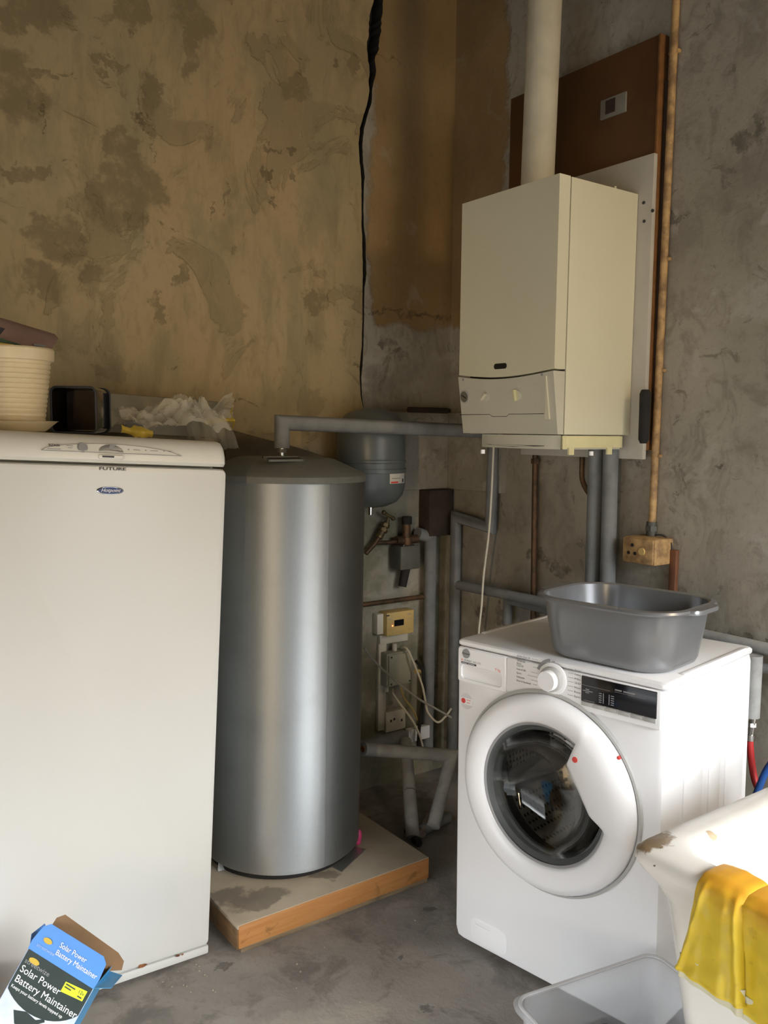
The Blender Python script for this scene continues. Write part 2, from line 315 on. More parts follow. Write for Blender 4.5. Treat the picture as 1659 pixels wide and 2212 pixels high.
def glove_mat(name, zlo, zhi):
    m, nt, b = mk(name); q = NB(nt); co = q.coord()
    b.inputs['Roughness'].default_value = .42; b.inputs['Subsurface Weight'].default_value = .0
    sp = q.n('ShaderNodeSeparateXYZ'); dz_ = q.n('ShaderNodeVectorMath', operation='SCALE'); q.put(dz_.inputs[0], q.noise(co, 9, 3, color=True)); dz_.inputs['Scale'].default_value = .12
    q.put(sp.inputs[0], q.vmath('ADD', co, dz_.outputs[0]))
    f = q.step(sp.outputs[2], zlo+.06, zhi+.06)                                # dyed orange hand, yellow cuff
    c = q.mix(f, (.78, .56, .03), (.78, .36, .03))
    c = q.mix(q.math('MULTIPLY', q.step(q.noise(co, 30, 4), .62, .72), .4), c, (.42, .27, .02))
    q.put(b.inputs['Base Color'], c); q.bump(q.noise(co, 40, 3), .25, .003, b); return m

# ------------------------------------------------------------------ mesh helpers
def dash(mb, mat4, w, h, t=.0004):                # unreadable small print: a plain bar
    b = MB().box((0, 0, 0), (w, h, t)); b.xf(mat4); return mb.add(b.v, b.f)
class MB:
    def __init__(s): s.v = []; s.f = []
    def add(s, vs, fs):
        k = len(s.v); s.v += [Vector(p) for p in vs]; s.f += [tuple(i+k for i in f) for f in fs]; return s
    def box(s, a, b, bev=0.0, seg=2):
        a, b = Vector(a), Vector(b); lo = Vector(map(min, a, b)); hi = Vector(map(max, a, b))
        bm = bmesh.new(); bmesh.ops.create_cube(bm, size=1)
        for v in bm.verts: v.co = Vector((lo[i] + (v.co[i]+.5)*(hi[i]-lo[i]) for i in range(3)))
        if bev: bmesh.ops.bevel(bm, geom=list(bm.edges), offset=min(bev, min(hi-lo)*.49), segments=seg, profile=.5, affect='EDGES')
        bm.verts.index_update(); s.add([v.co.copy() for v in bm.verts], [[v.index for v in f.verts] for f in bm.faces]); bm.free(); return s
    def loft(s, rings, cap0=True, cap1=True, closed=True):
        n = len(rings[0]); vs = [p for r in rings for p in r]; fs = []
        for i in range(len(rings)-1):
            for j in range(n if closed else n-1):
                k = (j+1) % n; fs.append((i*n+j, i*n+k, (i+1)*n+k, (i+1)*n+j))
        if cap0: fs.append(tuple(reversed(range(n))))
        if cap1: fs.append(tuple(range((len(rings)-1)*n, len(rings)*n)))
        return s.add(vs, fs)
    def frame(s, d):
        d = d.normalized(); a = Vector((0, 0, 1)) if abs(d.z) < .9 else Vector((1, 0, 0))
        x = a.cross(d).normalized(); return x, d.cross(x)
    def cyl(s, p0, p1, r0, r1=None, n=24, caps=True):
        p0, p1 = Vector(p0), Vector(p1); r1 = r0 if r1 is None else r1; x, y = s.frame(p1-p0)
        R = lambda p, r: [p + r*(math.cos(2*PI*i/n)*x + math.sin(2*PI*i/n)*y) for i in range(n)]
        return s.loft([R(p0, r0), R(p1, r1)], caps, caps)
    def lathe(s, prof, o, d=(0, 0, 1), n=48, cap0=False, cap1=False):
        o = Vector(o); d = Vector(d).normalized(); x, y = s.frame(d)
        return s.loft([[o + d*h + r*(math.cos(2*PI*i/n)*x + math.sin(2*PI*i/n)*y) for i in range(n)] for r, h in prof], cap0, cap1)
    def tube(s, pts, r, n=16, caps=True):            # mitred sweep
        pts = [Vector(p) for p in pts]; rings = []; m = len(pts)
        d = [(pts[i+1]-pts[i]).normalized() for i in range(m-1)]
        x, y = s.frame(d[0])
        ring = [pts[0] + r*(math.cos(2*PI*k/n)*x + math.sin(2*PI*k/n)*y) for k in range(n)]; rings.append(ring)
        for i in range(1, m):
            nn = d[i-1] if i == m-1 else (d[i-1]+d[i]).normalized()
            ring = [p + d[i-1]*((pts[i]-p).dot(nn)/max(.15, d[i-1].dot(nn))) for p in ring]; rings.append(ring)
        return s.loft(rings, caps, caps)
    def hose(s, pts, r, n=10, sub=8):                # smooth spline sweep
        p = [Vector(q) for q in pts]; p = [2*p[0]-p[1]] + p + [2*p[-1]-p[-2]]; out = []
        for i in range(1, len(p)-2):
            for k in range(sub):
                t = k/sub; a, b, c, e = p[i-1], p[i], p[i+1], p[i+2]
                out.append(.5*((2*b)+(c-a)*t+(2*a-5*b+4*c-e)*t*t+(3*b-a-3*c+e)*t**3))
        out.append(p[-2]); return s.tube(out, r, n)
    def prism(s, poly, off):                         # polygon (3-D points) pushed along off
        off = Vector(off); poly = [Vector(p) for p in poly]; n = len(poly)
        vs = poly + [p+off for p in poly]; fs = [tuple(range(n)), tuple(reversed(range(n, 2*n)))]
        fs += [(i, n+i, n+(i+1) % n, (i+1) % n) for i in range(n)]
        return s.add(vs, fs)
    def sphere(s, o, r, n=16, m=10, sc=(1, 1, 1)):
        o = Vector(o); rings = [[o + Vector((r*sc[0]*math.sin(PI*i/m)*math.cos(2*PI*j/n), r*sc[1]*math.sin(PI*i/m)*math.sin(2*PI*j/n), -r*sc[2]*math.cos(PI*i/m))) for j in range(n)] for i in range(1, m)]
        return s.loft(rings)
    def xf(s, m):
        s.v = [m @ p for p in s.v]; return s
def text_mb(txt, size, mat4, extrude=.0004, mb=None, align='LEFT', xs=1.0, shear=0.0, bold=0.0, width=None):
    c = bpy.data.curves.new('lettering', 'FONT'); c.body = txt; c.size = size; c.extrude = extrude; c.align_x = align; c.shear = shear; c.resolution_u = 3
    c.offset = bold
    o = bpy.data.objects.new('lettering', c); COL.objects.link(o)
    dg = bpy.context.evaluated_depsgraph_get(); me = bpy.data.meshes.new_from_object(o.evaluated_get(dg))
    mb = mb or MB()
    if width: xx = [v.co.x for v in me.vertices]; xs = width/(max(xx)-min(xx))
    mb.add([mat4 @ Vector((v.co.x*xs, v.co.y, v.co.z)) for v in me.vertices], [tuple(p.vertices) for p in me.polygons])
    bpy.data.objects.remove(o); bpy.data.curves.remove(c); bpy.data.meshes.remove(me)
    return mb
def basis(o, x, y):           # matrix: local x/y in the plane, z out of it
    x = Vector(x).normalized(); y = Vector(y); y = (y - x*y.dot(x)).normalized(); z = x.cross(y); o = Vector(o)
    return Matrix(((x.x, y.x, z.x, o.x), (x.y, y.y, z.y, o.y), (x.z, y.z, z.z, o.z), (0, 0, 0, 1)))

MATW = {}
def build(name, mb, m, smooth=40):
    me = bpy.data.meshes.new(name); me.from_pydata([tuple(p) for p in mb.v], [], mb.f); me.update()
    bm = bmesh.new(); bm.from_mesh(me); bmesh.ops.recalc_face_normals(bm, faces=bm.faces); bm.to_mesh(me); bm.free()
    for mm in (m if isinstance(m, (list, tuple)) else [m]): me.materials.append(mm)
    if smooth:
        me.polygons.foreach_set('use_smooth', [True]*len(me.polygons)); me.set_sharp_from_angle(angle=math.radians(smooth))
    return me
def tag(o, label, cat, group=None, kind=None):
    o['label'] = label; o['category'] = cat
    if group: o['group'] = group
    if kind: o['kind'] = kind
    return o
def thing(name, label, cat, mat4=None, loc=None, group=None):
    o = bpy.data.objects.new(name, None); COL.objects.link(o); o.empty_display_size = .05
    m = mat4 if mat4 is not None else Matrix.Translation(Vector(loc or (0, 0, 0)))
    o.matrix_world = m; MATW[o] = m
    return tag(o, label, cat, group)
def part(name, mb, m, parent, world=False, label=None, smooth=40):
    P = MATW[parent]
    if world: mb.xf(P.inverted())
    o = bpy.data.objects.new(name, build(name, mb, m, smooth)); COL.objects.link(o); o.parent = parent; MATW[o] = P
    if label: o['label'] = label
    return o
def solo(name, mb, m, label, cat, group=None, smooth=40, kind=None):     # a thing that is one mesh, origin at its base
    xs = [p.x for p in mb.v]; ys = [p.y for p in mb.v]; zs = [p.z for p in mb.v]
    c = Vector(((min(xs)+max(xs))/2, (min(ys)+max(ys))/2, min(zs)))
    keep = name.startswith('wall') or name in ('floor',)
    mb.xf(Matrix.Translation(-c))
    o = bpy.data.objects.new(name, build(name, mb, m, smooth)); COL.objects.link(o); o.location = c; MATW[o] = Matrix.Translation(c)
    if label: tag(o, label, cat, group, kind)
    return o
def struct(name, mb, m, smooth=0, parent=None):
    o = bpy.data.objects.new(name, build(name, mb, m, smooth)); COL.objects.link(o); o['kind'] = 'structure'; return o

exec_sections = []
# ================================================================== SETTING
X0, Y0, ZC = XF, DY, 3.25
struct('floor', MB().box((X0-.1, Y0-.1, -.1), (RW+.12, LW+.12, 0)), M['floor'])
struct('ceiling', MB().box((X0-.1, Y0-.1, ZC), (RW+.12, LW+.12, ZC+.1)), M['ceiling'])
# left wall: two plaster faces either side of a real, jagged crack
ck = [(0, 808, 828), (20, 804, 827), (41, 799, 824), (70, 796, 822), (102, 793, 818), (122, 794, 810), (155, 799, 813), (179, 796, 806), (195, 798, 804), (220, 795, 803), (244, 787, 795),
      (277, 778, 786), (309, 775, 783), (350, 777, 784), (379, 780, 788), (407, 781, 786), (448, 781, 785), (488, 781, 786), (513, 783, 790), (545, 783, 790), (590, 784, 792), (627, 783, 787),
      (692, 783, 786.5), (753, 781, 785), (790, 777, 783), (814, 777, 780.5), (855, 779, 782), (878, 784, 785)]
cl, cr = [], []
def interp(y):
    for i in range(len(ck)-1):
        if ck[i][0] <= y <= ck[i+1][0]:
            t = (y-ck[i][0])/(ck[i+1][0]-ck[i][0]); return ck[i][1]+t*(ck[i+1][1]-ck[i][1]), ck[i][2]+t*(ck[i+1][2]-ck[i][2])
for k in range(111):
    y = k*8-2 if k else 0
    if y > 878: break
    a, b = interp(y); j = .55
    pa = at(a+random.uniform(-j, j)*(b-a)*.12, y, 'y', LW); pb = at(b+random.uniform(-j, j)*(b-a)*.12, y, 'y', LW)
    z = (pa.z+pb.z)/2; cl.append(Vector((pa.x, LW, z))); cr.append(Vector((max(pb.x, pa.x+.002), LW, z)))
tl = Vector((cl[0].x-.005, LW, ZC)); tr = Vector((cr[0].x+.01, LW, ZC)); cl = [tl]+cl; cr = [tr]+cr
zb = cl[-1].z
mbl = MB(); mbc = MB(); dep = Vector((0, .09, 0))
pz = [ZC]+[p.z for p in cl[1:]]
for i in range(len(cl)-1):                    # bands of wall left of the crack
    a, b = cl[i], cl[i+1]
    mbl.add([(X0-.1, LW, a.z), a, b, (X0-.1, LW, b.z)], [(0, 1, 2, 3)])
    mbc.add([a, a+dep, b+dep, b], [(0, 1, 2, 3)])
xm = cl[-1].x
mbl.add([(X0-.1, LW, zb), (xm, LW, zb), (xm, LW, 0), (X0-.1, LW, 0)], [(0, 1, 2, 3)])
mbl.add([(X0-.1, LW+.09, 0), (xm+.1, LW+.09, 0), (xm+.1, LW+.09, ZC), (X0-.1, LW+.09, ZC)], [(0, 1, 2, 3)])
wl_ = struct('wall_left', mbl, M['plaster_left'])
mbr = MB()
for i in range(len(cr)-1):
    a, b = cr[i], cr[i+1]
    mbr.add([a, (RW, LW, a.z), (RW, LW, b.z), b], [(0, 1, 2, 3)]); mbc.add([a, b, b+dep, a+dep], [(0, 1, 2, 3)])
mbr.add([(xm, LW, zb), (RW, LW, zb), (RW, LW, 0), (xm, LW, 0)], [(0, 1, 2, 3)])
struct('wall_rear', mbr, M['plaster_mid'])
struct('trim_3', mbc, M['dark'])  # crack sides coloured near black to carry its shade
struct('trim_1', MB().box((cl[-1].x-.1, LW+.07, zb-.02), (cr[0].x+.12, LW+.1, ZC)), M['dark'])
struct('wall_right', MB().box((RW, Y0-.1, 0), (RW+.1, LW+.1, ZC)), M['plaster_right'])
# thicker plaster band wrapping the corner
b0 = at(885, 1053, 'y', LW); b1 = at(1092, 1057, 'x', RW); zt = at(900, 890, 'y', LW).z
bz = at(967, 1054, 'y', LW).z
mb = MB().box((-.42, LW-.03, bz), (RW, LW+.01, zt), .004).box((RW-.03, b1.y, bz), (RW+.01, LW-.03, zt), .004)
struct('trim_2', mb, M['plaster_mid'])
ax0, ax1, ah = DOOR; bx0, bx1, bh = FILL_GAP
mb = MB().box((X0-.1, Y0-.1, 0), (bx0, Y0, ZC)).box((bx1, Y0-.1, 0), (ax0, Y0, ZC)).box((bx0, Y0-.1, bh), (bx1, Y0, ZC)).box((ax1, Y0-.1, 0), (RW, Y0, ZC)).box((ax0, Y0-.1, ah), (ax1, Y0, ZC))
struct('wall_back', mb, M['backwall'])
hy0, hy1, hh = FILL_HATCH
struct('wall_far', MB().box((X0-.1, Y0, 0), (X0, hy0, ZC)).box((X0-.1, hy1, 0), (X0, LW, ZC)).box((X0-.1, hy0, hh), (X0, hy1, ZC)), M['backwall'])
struct('ground', MB().box((-14, -16, -.15), (10, Y0-.1, -.05)).box((-14, Y0-.1, -.15), (X0-.1, 6, -.05)), M['drive'])

# ================================================================== LARGE OBJECTS
def rrect(x0, x1, y0, y1, r, z, n=8):            # rounded rectangle ring
    out = []
    for cx, cy, a0 in ((x1-r, y1-r, 0), (x0+r, y1-r, PI/2), (x0+r, y0+r, PI), (x1-r, y0+r, 1.5*PI)):
        for k in range(n+1):
            a = a0 + PI/2*k/n; out.append(Vector((cx+r*math.cos(a), cy+r*math.sin(a), z)))
    return out

# ---- freezer: local x to the right along its front, y into it, z up; origin at the front bottom right corner; it leans
FA = .0272
ux = Vector((math.cos(FA), math.sin(FA), 0)); uy = Vector((-math.sin(FA), math.cos(FA), 0))
FM = Matrix.Translation((-1.3463, -.5002, 0)) @ Matrix(((ux.x, uy.x, 0, 0), (ux.y, uy.y, 0, 0), (0, 0, 1, 0), (0, 0, 0, 1))) @ Matrix.Rotation(.049, 4, 'Y')
fz = thing('upright_freezer', 'tall white upright freezer leaning beside the galvanised cylinder, with plastic bag on top', 'freezer', FM)
DT = 1.309
mb = MB().box((-.595, .065, .035), (-.004, .585, DT+.01), .012)
part('body', mb, M['enamel'], fz)
def yring(z0, z1, x0, x1, y, r): return [Vector((p.x, y, p.y)) for p in rrect(x0, x1, z0, z1, r, 0, 4)]
mb = MB().loft([yring(.030, DT, -.600, 0, .06, .012), yring(.030, DT, -.600, 0, .012, .012), yring(.033, DT-.003, -.597, -.003, .003, .012), yring(.042, DT-.012, -.588, -.012, 0, .012)])
door = part('door', mb, M['enamel'], fz)
part('door_seal', MB().box((-.592, .055, .045), (-.008, .07, DT-.01)), M['midgrey'], fz)
# cap: curved lip rolling back on to the top
prof = [(.010, DT+.006), (.002, DT+.014), (.004, DT+.030), (.016, DT+.052), (.034, DT+.066), (.060, DT+.071), (.585, DT+.066), (.585, DT+.006)]
capr = lambda x, sh: [Vector((x, y+sh if i < 6 else y, z)) for i, (y, z) in enumerate(prof)]
mb = MB().loft([capr(-.602, .012), capr(-.594, .002), capr(-.58, 0), capr(-.02, 0), capr(-.008, .002), capr(0, .012)])
top = part('top_panel', mb, M['offwhite'], fz)
# oval control strip on the slope of the lip
def lip(u, v): # u along width, v 0..1 up the slope
    y0, z0 = .004, DT+.030; y1, z1 = .016, DT+.052
    return Vector((u, y0+(y1-y0)*v-.0015, z0+(z1-z0)*v-.0003))
poly = []
for k in range(33): t = k/32; poly.append(lip(-.465+.335*t, .92*math.sin(PI*min(1, t*1.02)) ** .55 if 0 < t < 1 else 0))
n_ = Vector((0, -.9, .45)).normalized()
strip = part('control_strip', MB().prism([p+n_*.0005 for p in poly], n_*.0022), M['lightgrey'], fz, label='off-white oval control strip')
strip.data.materials[0] = M['offwhite']
part('rim_line', MB().tube([p+n_*.0022 for p in poly+[poly[0]]], .0009, 6), M['midgrey'], strip)
pk = lip(-.372, .45)+n_*.001; part('button', MB().cyl(pk, pk+n_*.006, .0105, .0095).cyl(pk, pk+n_*.002, .0125), M['midgrey'], strip)
arc = [lip(-.305+.030*math.cos(PI*k/16), .08+.8*math.sin(PI*k/16))+n_*.0015 for k in range(17)]
part('dial_plate', MB().prism(arc, n_*.0012), M['lightgrey'], strip)
pk = lip(-.303, .62)+n_*.002; part('dial', MB().cyl(pk, pk+n_*.007, .0072, .006), M['midgrey'], strip)
for u in (-.262, -.219, -.172):
    p_ = lip(u, .42)+n_*.0024; part('indicator_lamp', MB().cyl(p_, p_+n_*.001, .0018, n=8), M['midgrey'], strip)
tb = lambda u, v: basis(lip(u, v)+n_*.003, (1, 0, 0), (0, .45, .9))
part('lettering', text_mb('RZA30', .0085, tb(-.448, .42)), M['ink'], strip)
for u, v, w_, h_ in ((-.452, .12, .030, .0016), (-.409, .52, .016, .0014), (-.406, .30, .011, .0014), (-.25, .38, .017, .0016), (-.207, .38, .019, .0016), (-.163, .38, .010, .0016)):
    part('small_print', dash(MB(), tb(u, v), w_, h_), M['midgrey'], strip)
mb = MB().box((-.335, -.004, DT+.016), (-.275, .004, DT+.026), .003)
part('door_catch', mb, M['offwhite'], fz); part('latch_gap', MB().box((-.328, -.0050, DT+.0195), (-.300, 0, DT+.0235)), M['ink'], fz)
fr_ = basis((0, 0, 0), (1, 0, 0), (0, 0, 1))
TF = lambda u, z: Matrix.Translation((u, -.0006, z)) @ fr_
part('lettering', text_mb('FUTURE', .0105, TF(-.301, DT-.0105), .0004, align='CENTER', width=.064), M['ink'], door, label='dark FUTURE lettering')
bm_ = MB().lathe([(1, -.0), (1, 1), (.9, 1.6)], (0, 0, 0), (0, 0, 1), 40, True, True)
badge = part('badge', bm_.xf(Matrix.Translation((-.306, 0, 1.250)) @ fr_ @ Matrix.Diagonal((.0325, .0098, .0018, 1))), M['chrome'], door, label='oval badge with chrome rim')
bm_ = MB().lathe([(1, 0), (1, 1)], (0, 0, 0), (0, 0, 1), 40, True, True)
part('badge_face', bm_.xf(Matrix.Translation((-.306, -.0024, 1.250)) @ fr_ @ Matrix.Diagonal((.0295, .0083, .0012, 1))), M['badge_blue'], badge)
part('lettering', text_mb('Hotpoint', .0125, Matrix.Translation((-.306, -.0038, 1.2468)) @ fr_, .0003, align='CENTER', shear=.35), M['whiteink'], badge)
part('plinth', MB().box((-.600, .004, .004), (0, .06, .027), .004), M['enamel'], fz)
for u, z, r in ((-.188, .034, .011), (-.09, .029, .007), (-.078, .0285, .004)):
    pts = [Vector((u+r*random.uniform(.6, 1.3)*math.cos(2*PI*k/9), -.0006, z+.55*r*random.uniform(.6, 1.3)*math.sin(2*PI*k/9))) for k in range(9)]
    part('rust_chip', MB().prism(pts, (0, .0008, 0)), M['rust'], fz, label='brown rust chip on the bottom edge')
for x, z in ((-.56, -.028), (-.04, -.003)):
    for y in (.08, .54): part('foot', MB().cyl((x, y, z), (x, y, .04), .018, n=16), M['black'], fz)

# ---- galvanised hot water cylinder on its platform
cb = Vector((-.962, -.20, .112)); ctp = Vector((-.949, -.20, 1.272)); R_ = .25
hw = thing('hot_water_cylinder', 'tall galvanised hot water cylinder standing on the low timber platform', 'water cylinder', loc=(cb.x, cb.y, .0855))
ax_ = ctp-cb
part('jacket', MB().lathe([(R_-.012, -.012), (R_-.003, -.004), (R_, .006), (R_, ax_.length-.004), (R_-.002, ax_.length)], cb, ax_, 96, True, True), M['galv'], hw, True)
sd = (Vector((.12, -.2487, 0))); a_ = math.atan2(-.20, .135)
sang = -1.53
sv = Vector((math.cos(sang), math.sin(sang), 0))
tg = Vector((-sv.y, sv.x, 0))
mb = MB(); rr = []
for k in range(12):
    an = sang + .0 + k/11*.9
    d_ = Vector((math.cos(an), math.sin(an), 0)); rr.append((cb + d_*(R_+.0016), ctp + d_*(R_+.0016)))
mb.add([p for a, b in rr for p in (a, b)] , [(2*i, 2*i+2, 2*i+3, 2*i+1) for i in range(11)])
mb.add([rr[0][0], rr[0][1], rr[0][1]-sv*.003, rr[0][0]-sv*.003], [(0, 1, 2, 3)])
part('seam_overlap', mb, M['galv'], hw, True)
capx = ax_.normalized()
mb = MB().lathe([(R_+.004, -.014), (R_+.004, .004), (R_-.004, .012), (R_*.62, .052), (R_*.56, .055)], ctp, capx, 96, True, True)
cap = part('cap', mb, M['cap'], hw, True)
rc = at(612, 993, 'z', 1.327)
rx = CR.copy(); rx.z = 0; rx.normalize(); ry = Vector((-rx.y, rx.x, 0))
def obox(mb, c, ax, ay, hx, hy, z0, z1):
    pts = [c+ax*a+ay*b for a, b in ((-hx, -hy), (hx, -hy), (hx, hy), (-hx, hy))]
    return mb.loft([[Vector((p.x, p.y, z0)) for p in pts], [Vector((p.x, p.y, z1)) for p in pts]])
fc = ctp + Vector((-.02, -.165, .018))
sl = Vector((0, -.6, .245)).normalized()
mb = MB()
for (x0_, x1_, y0_, y1_) in ((-.056, .056, -.016, -.013), (-.056, .056, .013, .016), (-.056, -.052, -.016, .016), (.052, .056, -.016, .016)):
    pass
hm = basis(at(612, 993, 'y', -.345), (1, 0, 0), (0, .97, .26))
mb.box((-.055, -.013, -.004), (.055, .013, .0035), .002).xf(hm)
part('probe_slot', mb, M['dark'], cap, True, label='dark slot in the cap')
mb = MB(); [mb.box(a, b) for a, b in (((-.060, -.018, 0), (.060, -.013, .006)), ((-.060, .013, 0), (.060, .018, .006)), ((-.060, -.018, 0), (-.055, .018, .006)), ((.055, -.018, 0), (.060, .018, .006)))]
part('slot_rim', mb.xf(hm), M['cap'], cap, True)
part('base_ring', MB().cyl((cb.x, cb.y, .0855), (cb.x, cb.y, .108), R_-.02, n=64), M['lag_black'], hw, True)
pk = at(700, 1846, 'y', -.43)
part('rust_chip', MB().box((pk.x-.012, pk.y, pk.z-.004), (pk.x+.012, pk.y+.001, pk.z+.006)), M['rust'], hw, True)

# ---- platform
PX0, PX1, PY0, PY1, PZ = -1.284, -.626, -.544, .10, .0834
pf = thing('timber_platform', 'low platform with orange painted front board under the galvanised cylinder', 'platform', loc=((PX0+PX1)/2, PY0, 0))
part('top_sheet', MB().box((PX0, PY0, PZ-.012), (PX1, PY1, PZ), .002), platform_top(Vector(((PX0+PX1)/2, PY0, 0))), pf, True)
part('front_board', MB().box((PX0+.004, PY0-.002, .016), (PX1, PY0+.03, PZ-.002), .003), M['orangewood'], pf, True, label='orange painted front board')
part('front_batten', MB().box((PX0+.012, PY0+.004, 0), (PX1, PY0+.03, .015), .002), M['rawwood'], pf, True)
part('side_board', MB().box((PX0, PY0+.004, .012), (PX0+.025, PY1, PZ-.012), .002), M['brownwood'], pf, True)
part('side_batten', MB().box((PX0+.008, PY0+.03, 0), (PX0+.04, PY1, .012), .002), M['rawwood'], pf, True)
part('side_board', MB().box((PX1-.025, PY0+.03, 0), (PX1, PY1, PZ-.012), .002), M['brownwood'], pf, True)
# scraps on the platform
p0 = at(485, 1874, 'z', PZ+.001)
mb = MB(); mb.prism([p0+Vector(v) for v in ((-.025, -.01, 0), (.03, -.018, 0), (.045, .01, .004), (.0, .02, .006), (-.008, .015, .035))], (0, .004, .002))
solo('paper_scrap', mb, M['paper'], 'crumpled white paper scrap under the front of the galvanised cylinder', 'paper')
q0 = at(766, 1812, 'z', .1); mb = MB().sphere(q0+Vector((.01, -.01, .012)), .014, sc=(.7, .7, 1.6)).sphere(q0+Vector((.008, -.008, -.008)), .010)
solo('pink_plastic_piece', mb, M['pink'], 'small bright pink plastic piece at the right foot of the cylinder', 'plastic piece')
pa = [at(694, 1862, 'z', PZ+.001), at(738, 1884, 'z', PZ+.001), at(790, 1835, 'z', PZ+.001), at(748, 1825, 'z', PZ+.001)]
solo('metal_offcut', MB().prism(pa, (0, 0, .0015)), plain('dull_tin', (.42, .42, .38), .3, .8, var=.1), 'flat grey sheet metal offcut lying on the platform by the cylinder base', 'sheet metal')

# ---- boiler
BX0, BX1, BY0, BY1, BZ0, BZ1 = -.4009, -.055, -.8022, -.3842, 1.4055, 2.1387
bo = thing('gas_boiler', 'cream wall-hung gas boiler with a lower control panel on white backing board', 'boiler', loc=(BX1, (BY0+BY1)/2, BZ0))
SX = -.352
part('chassis', MB().box((SX+.001, BY0, BZ0), (BX1, BY1, BZ1), .003), M['boiler'], bo, True)
part('seam', MB().box((SX-.004, BY0+.004, BZ0+.004), (SX+.002, BY1-.004, BZ1-.004)), M['ink'], bo, True)
ym = lambda k: BY1+(BY0-BY1)*k
curve = [(k/24, 1.592-.016*math.sin(PI*min(1, (k/24)*1.0))**1.0*(1-.15*k/24)) for k in range(25)]
# front cover above the curved joint
pol = [Vector((BX0, ym(k), z+.003)) for k, z in curve] + [Vector((BX0, BY0, BZ1)), Vector((BX0, BY1, BZ1))]
cov = part('front_cover', MB().prism(pol, (SX-.004-BX0, 0, 0)), M['boiler'], bo, True)
# fascia below, its face leaning back towards the bottom
top_ = [Vector((BX0-.004, ym(k), z-.003)) for k, z in curve]; bot_ = [Vector((BX0+.022, ym(k), BZ0+.001)) for k, z in curve]
tb_ = [Vector((SX-.004, p.y, p.z)) for p in top_]; bb_ = [Vector((SX-.004, p.y, p.z)) for p in bot_]
mb = MB(); n = len(top_)
mb.add(top_+bot_+tb_+bb_, [(i, i+1, n+i+1, n+i) for i in range(n-1)] + [(2*n+i, 3*n+i, 3*n+i+1, 2*n+i+1) for i in range(n-1)] + [(i, 2*n+i, 2*n+i+1, i+1) for i in range(n-1)] + [(n+i, n+i+1, 3*n+i+1, 3*n+i) for i in range(n-1)] + [(0, n, 3*n, 2*n), (n-1, 3*n-1, 4*n-1, 2*n-1)])
fas = part('control_fascia', mb, M['fascia'], bo, True, smooth=20)
FO = Vector((BX0-.004, BY1, 1.592)); fy = Vector((0, -1, 0)); fzv = Vector((-.026, 0, .187)).normalized()
FB = basis(FO, fy, fzv)                            # x right along the fascia, y up, z out
def fp(px, py):                                    # fascia position seen at a photo point
    nrm = Vector((FB[0][2], FB[1][2], FB[2][2])); d = (px-829.5)/FPX*CR - (py-1106)/FPX*CU + CF
    h = CAMPOS + d*((FO-CAMPOS).dot(nrm)/d.dot(nrm)); q = FB.inverted() @ h
    return q.x, q.y
bdg = at(1081, 791, 'x', BX0)
part('sight_glass', MB().loft([[Vector((BX0-t, bdg.y+p.x, bdg.z+p.y)) for p in rrect(-.028, .028, -.0085, .0085, .008, 0, 5)] for t in (-.002, .0015)]), M['black'], cov, True, label='dark rounded flame window')
gx, gy = fp(1004, 857)
gau = part('pressure_gauge', MB().cyl((gx, gy, -.001), (gx, gy, .003), .021, n=32).xf(FB), M['lightgrey'], fas, True)
part('gauge_face', MB().cyl((gx, gy, .002), (gx, gy, .0036), .0175, n=32).xf(FB), plain('gauge_face', (.16, .15, .11), .4), gau, True)
part('needle', MB().box((gx-.012, gy-.0012, .0034), (gx+.010, gy+.0012, .0046)).xf(FB @ Matrix.Translation((gx, gy, 0)) @ Matrix.Rotation(-.5, 4, 'Z') @ Matrix.Translation((-gx, -gy, 0))), M['black'], gau, True)
kx, ky = fp(1050, 857)
kn = part('knob', MB().cyl((kx, ky, -.001), (kx, ky, .008), .016, .0145, 28).xf(FB), M['fascia'], fas, True)
part('pointer', MB().box((-.014, -.0035, .006), (.014, .0035, .017), .002).xf(FB @ Matrix.Translation((kx, ky, 0)) @ Matrix.Rotation(.7, 4, 'Z')), M['boiler'], kn, True)
kx, ky = fp(1119, 853)
kn = part('knob', MB().cyl((kx, ky, -.001), (kx, ky, .006), .016, .0145, 28).xf(FB), M['fascia'], fas, True)
part('pointer', MB().box((-.0042, -.017, .004), (.0042, .017, .019), .002).xf(FB @ Matrix.Translation((kx, ky, 0)) @ Matrix.Rotation(.08, 4, 'Z')), M['yellowed'], kn, True)
cx_, cy_ = fp(1162, 852)
mb = MB().lathe([(.031, -.001), (.031, .0012), (.0295, .0016), (.0285, .0006)], (cx_, cy_, 0), (0, 0, 1), 48, True, True).xf(FB)
part('blanking_disc', mb, M['fascia'], fas, True)
for px, py in ((1001, 820), (1171, 809)):
    x_, y_ = fp(px, py); part('screw', MB().cyl((x_, y_, -.001), (x_, y_, .002), .0042, n=12).xf(FB), M['midgrey'], fas, True)
lx0, ly = fp(993, 896); lx1, _ = fp(1175, 895); l0, _ = fp(1058, 895); l1, _ = fp(1100, 895)
mb = MB().tube([(lx0, ly, 0), (l0, ly, 0), (l0+.012, ly-.007, 0), (l1-.012, ly-.007, 0), (l1, ly, 0), (lx1, ly, 0)], .0011, 8)
part('groove_line', mb.xf(FB), M['ink'], fas, True)
for px, py, w_, h_ in ((1065, 889, .016, .006), (1074, 889, .022, .0045), (1088, 889, .030, .006), (1042, 880, .020, .003), (1110, 877, .024, .0045), (1025, 850, .006, .006), (1025, 864, .006, .007), (1061, 850, .012, .004), (1062, 859, .014, .005), (1127, 839, .007, .007)):
    x_, y_ = fp(px, py); part('small_print', dash(MB(), FB @ Matrix.Translation((x_, y_-h_/2, .0002)), w_, h_), M['midgrey'], fas, True)
mb = MB(); w0 = fp(1182, 812); w1 = fp(1180, 905); w2 = fp(1189, 905)
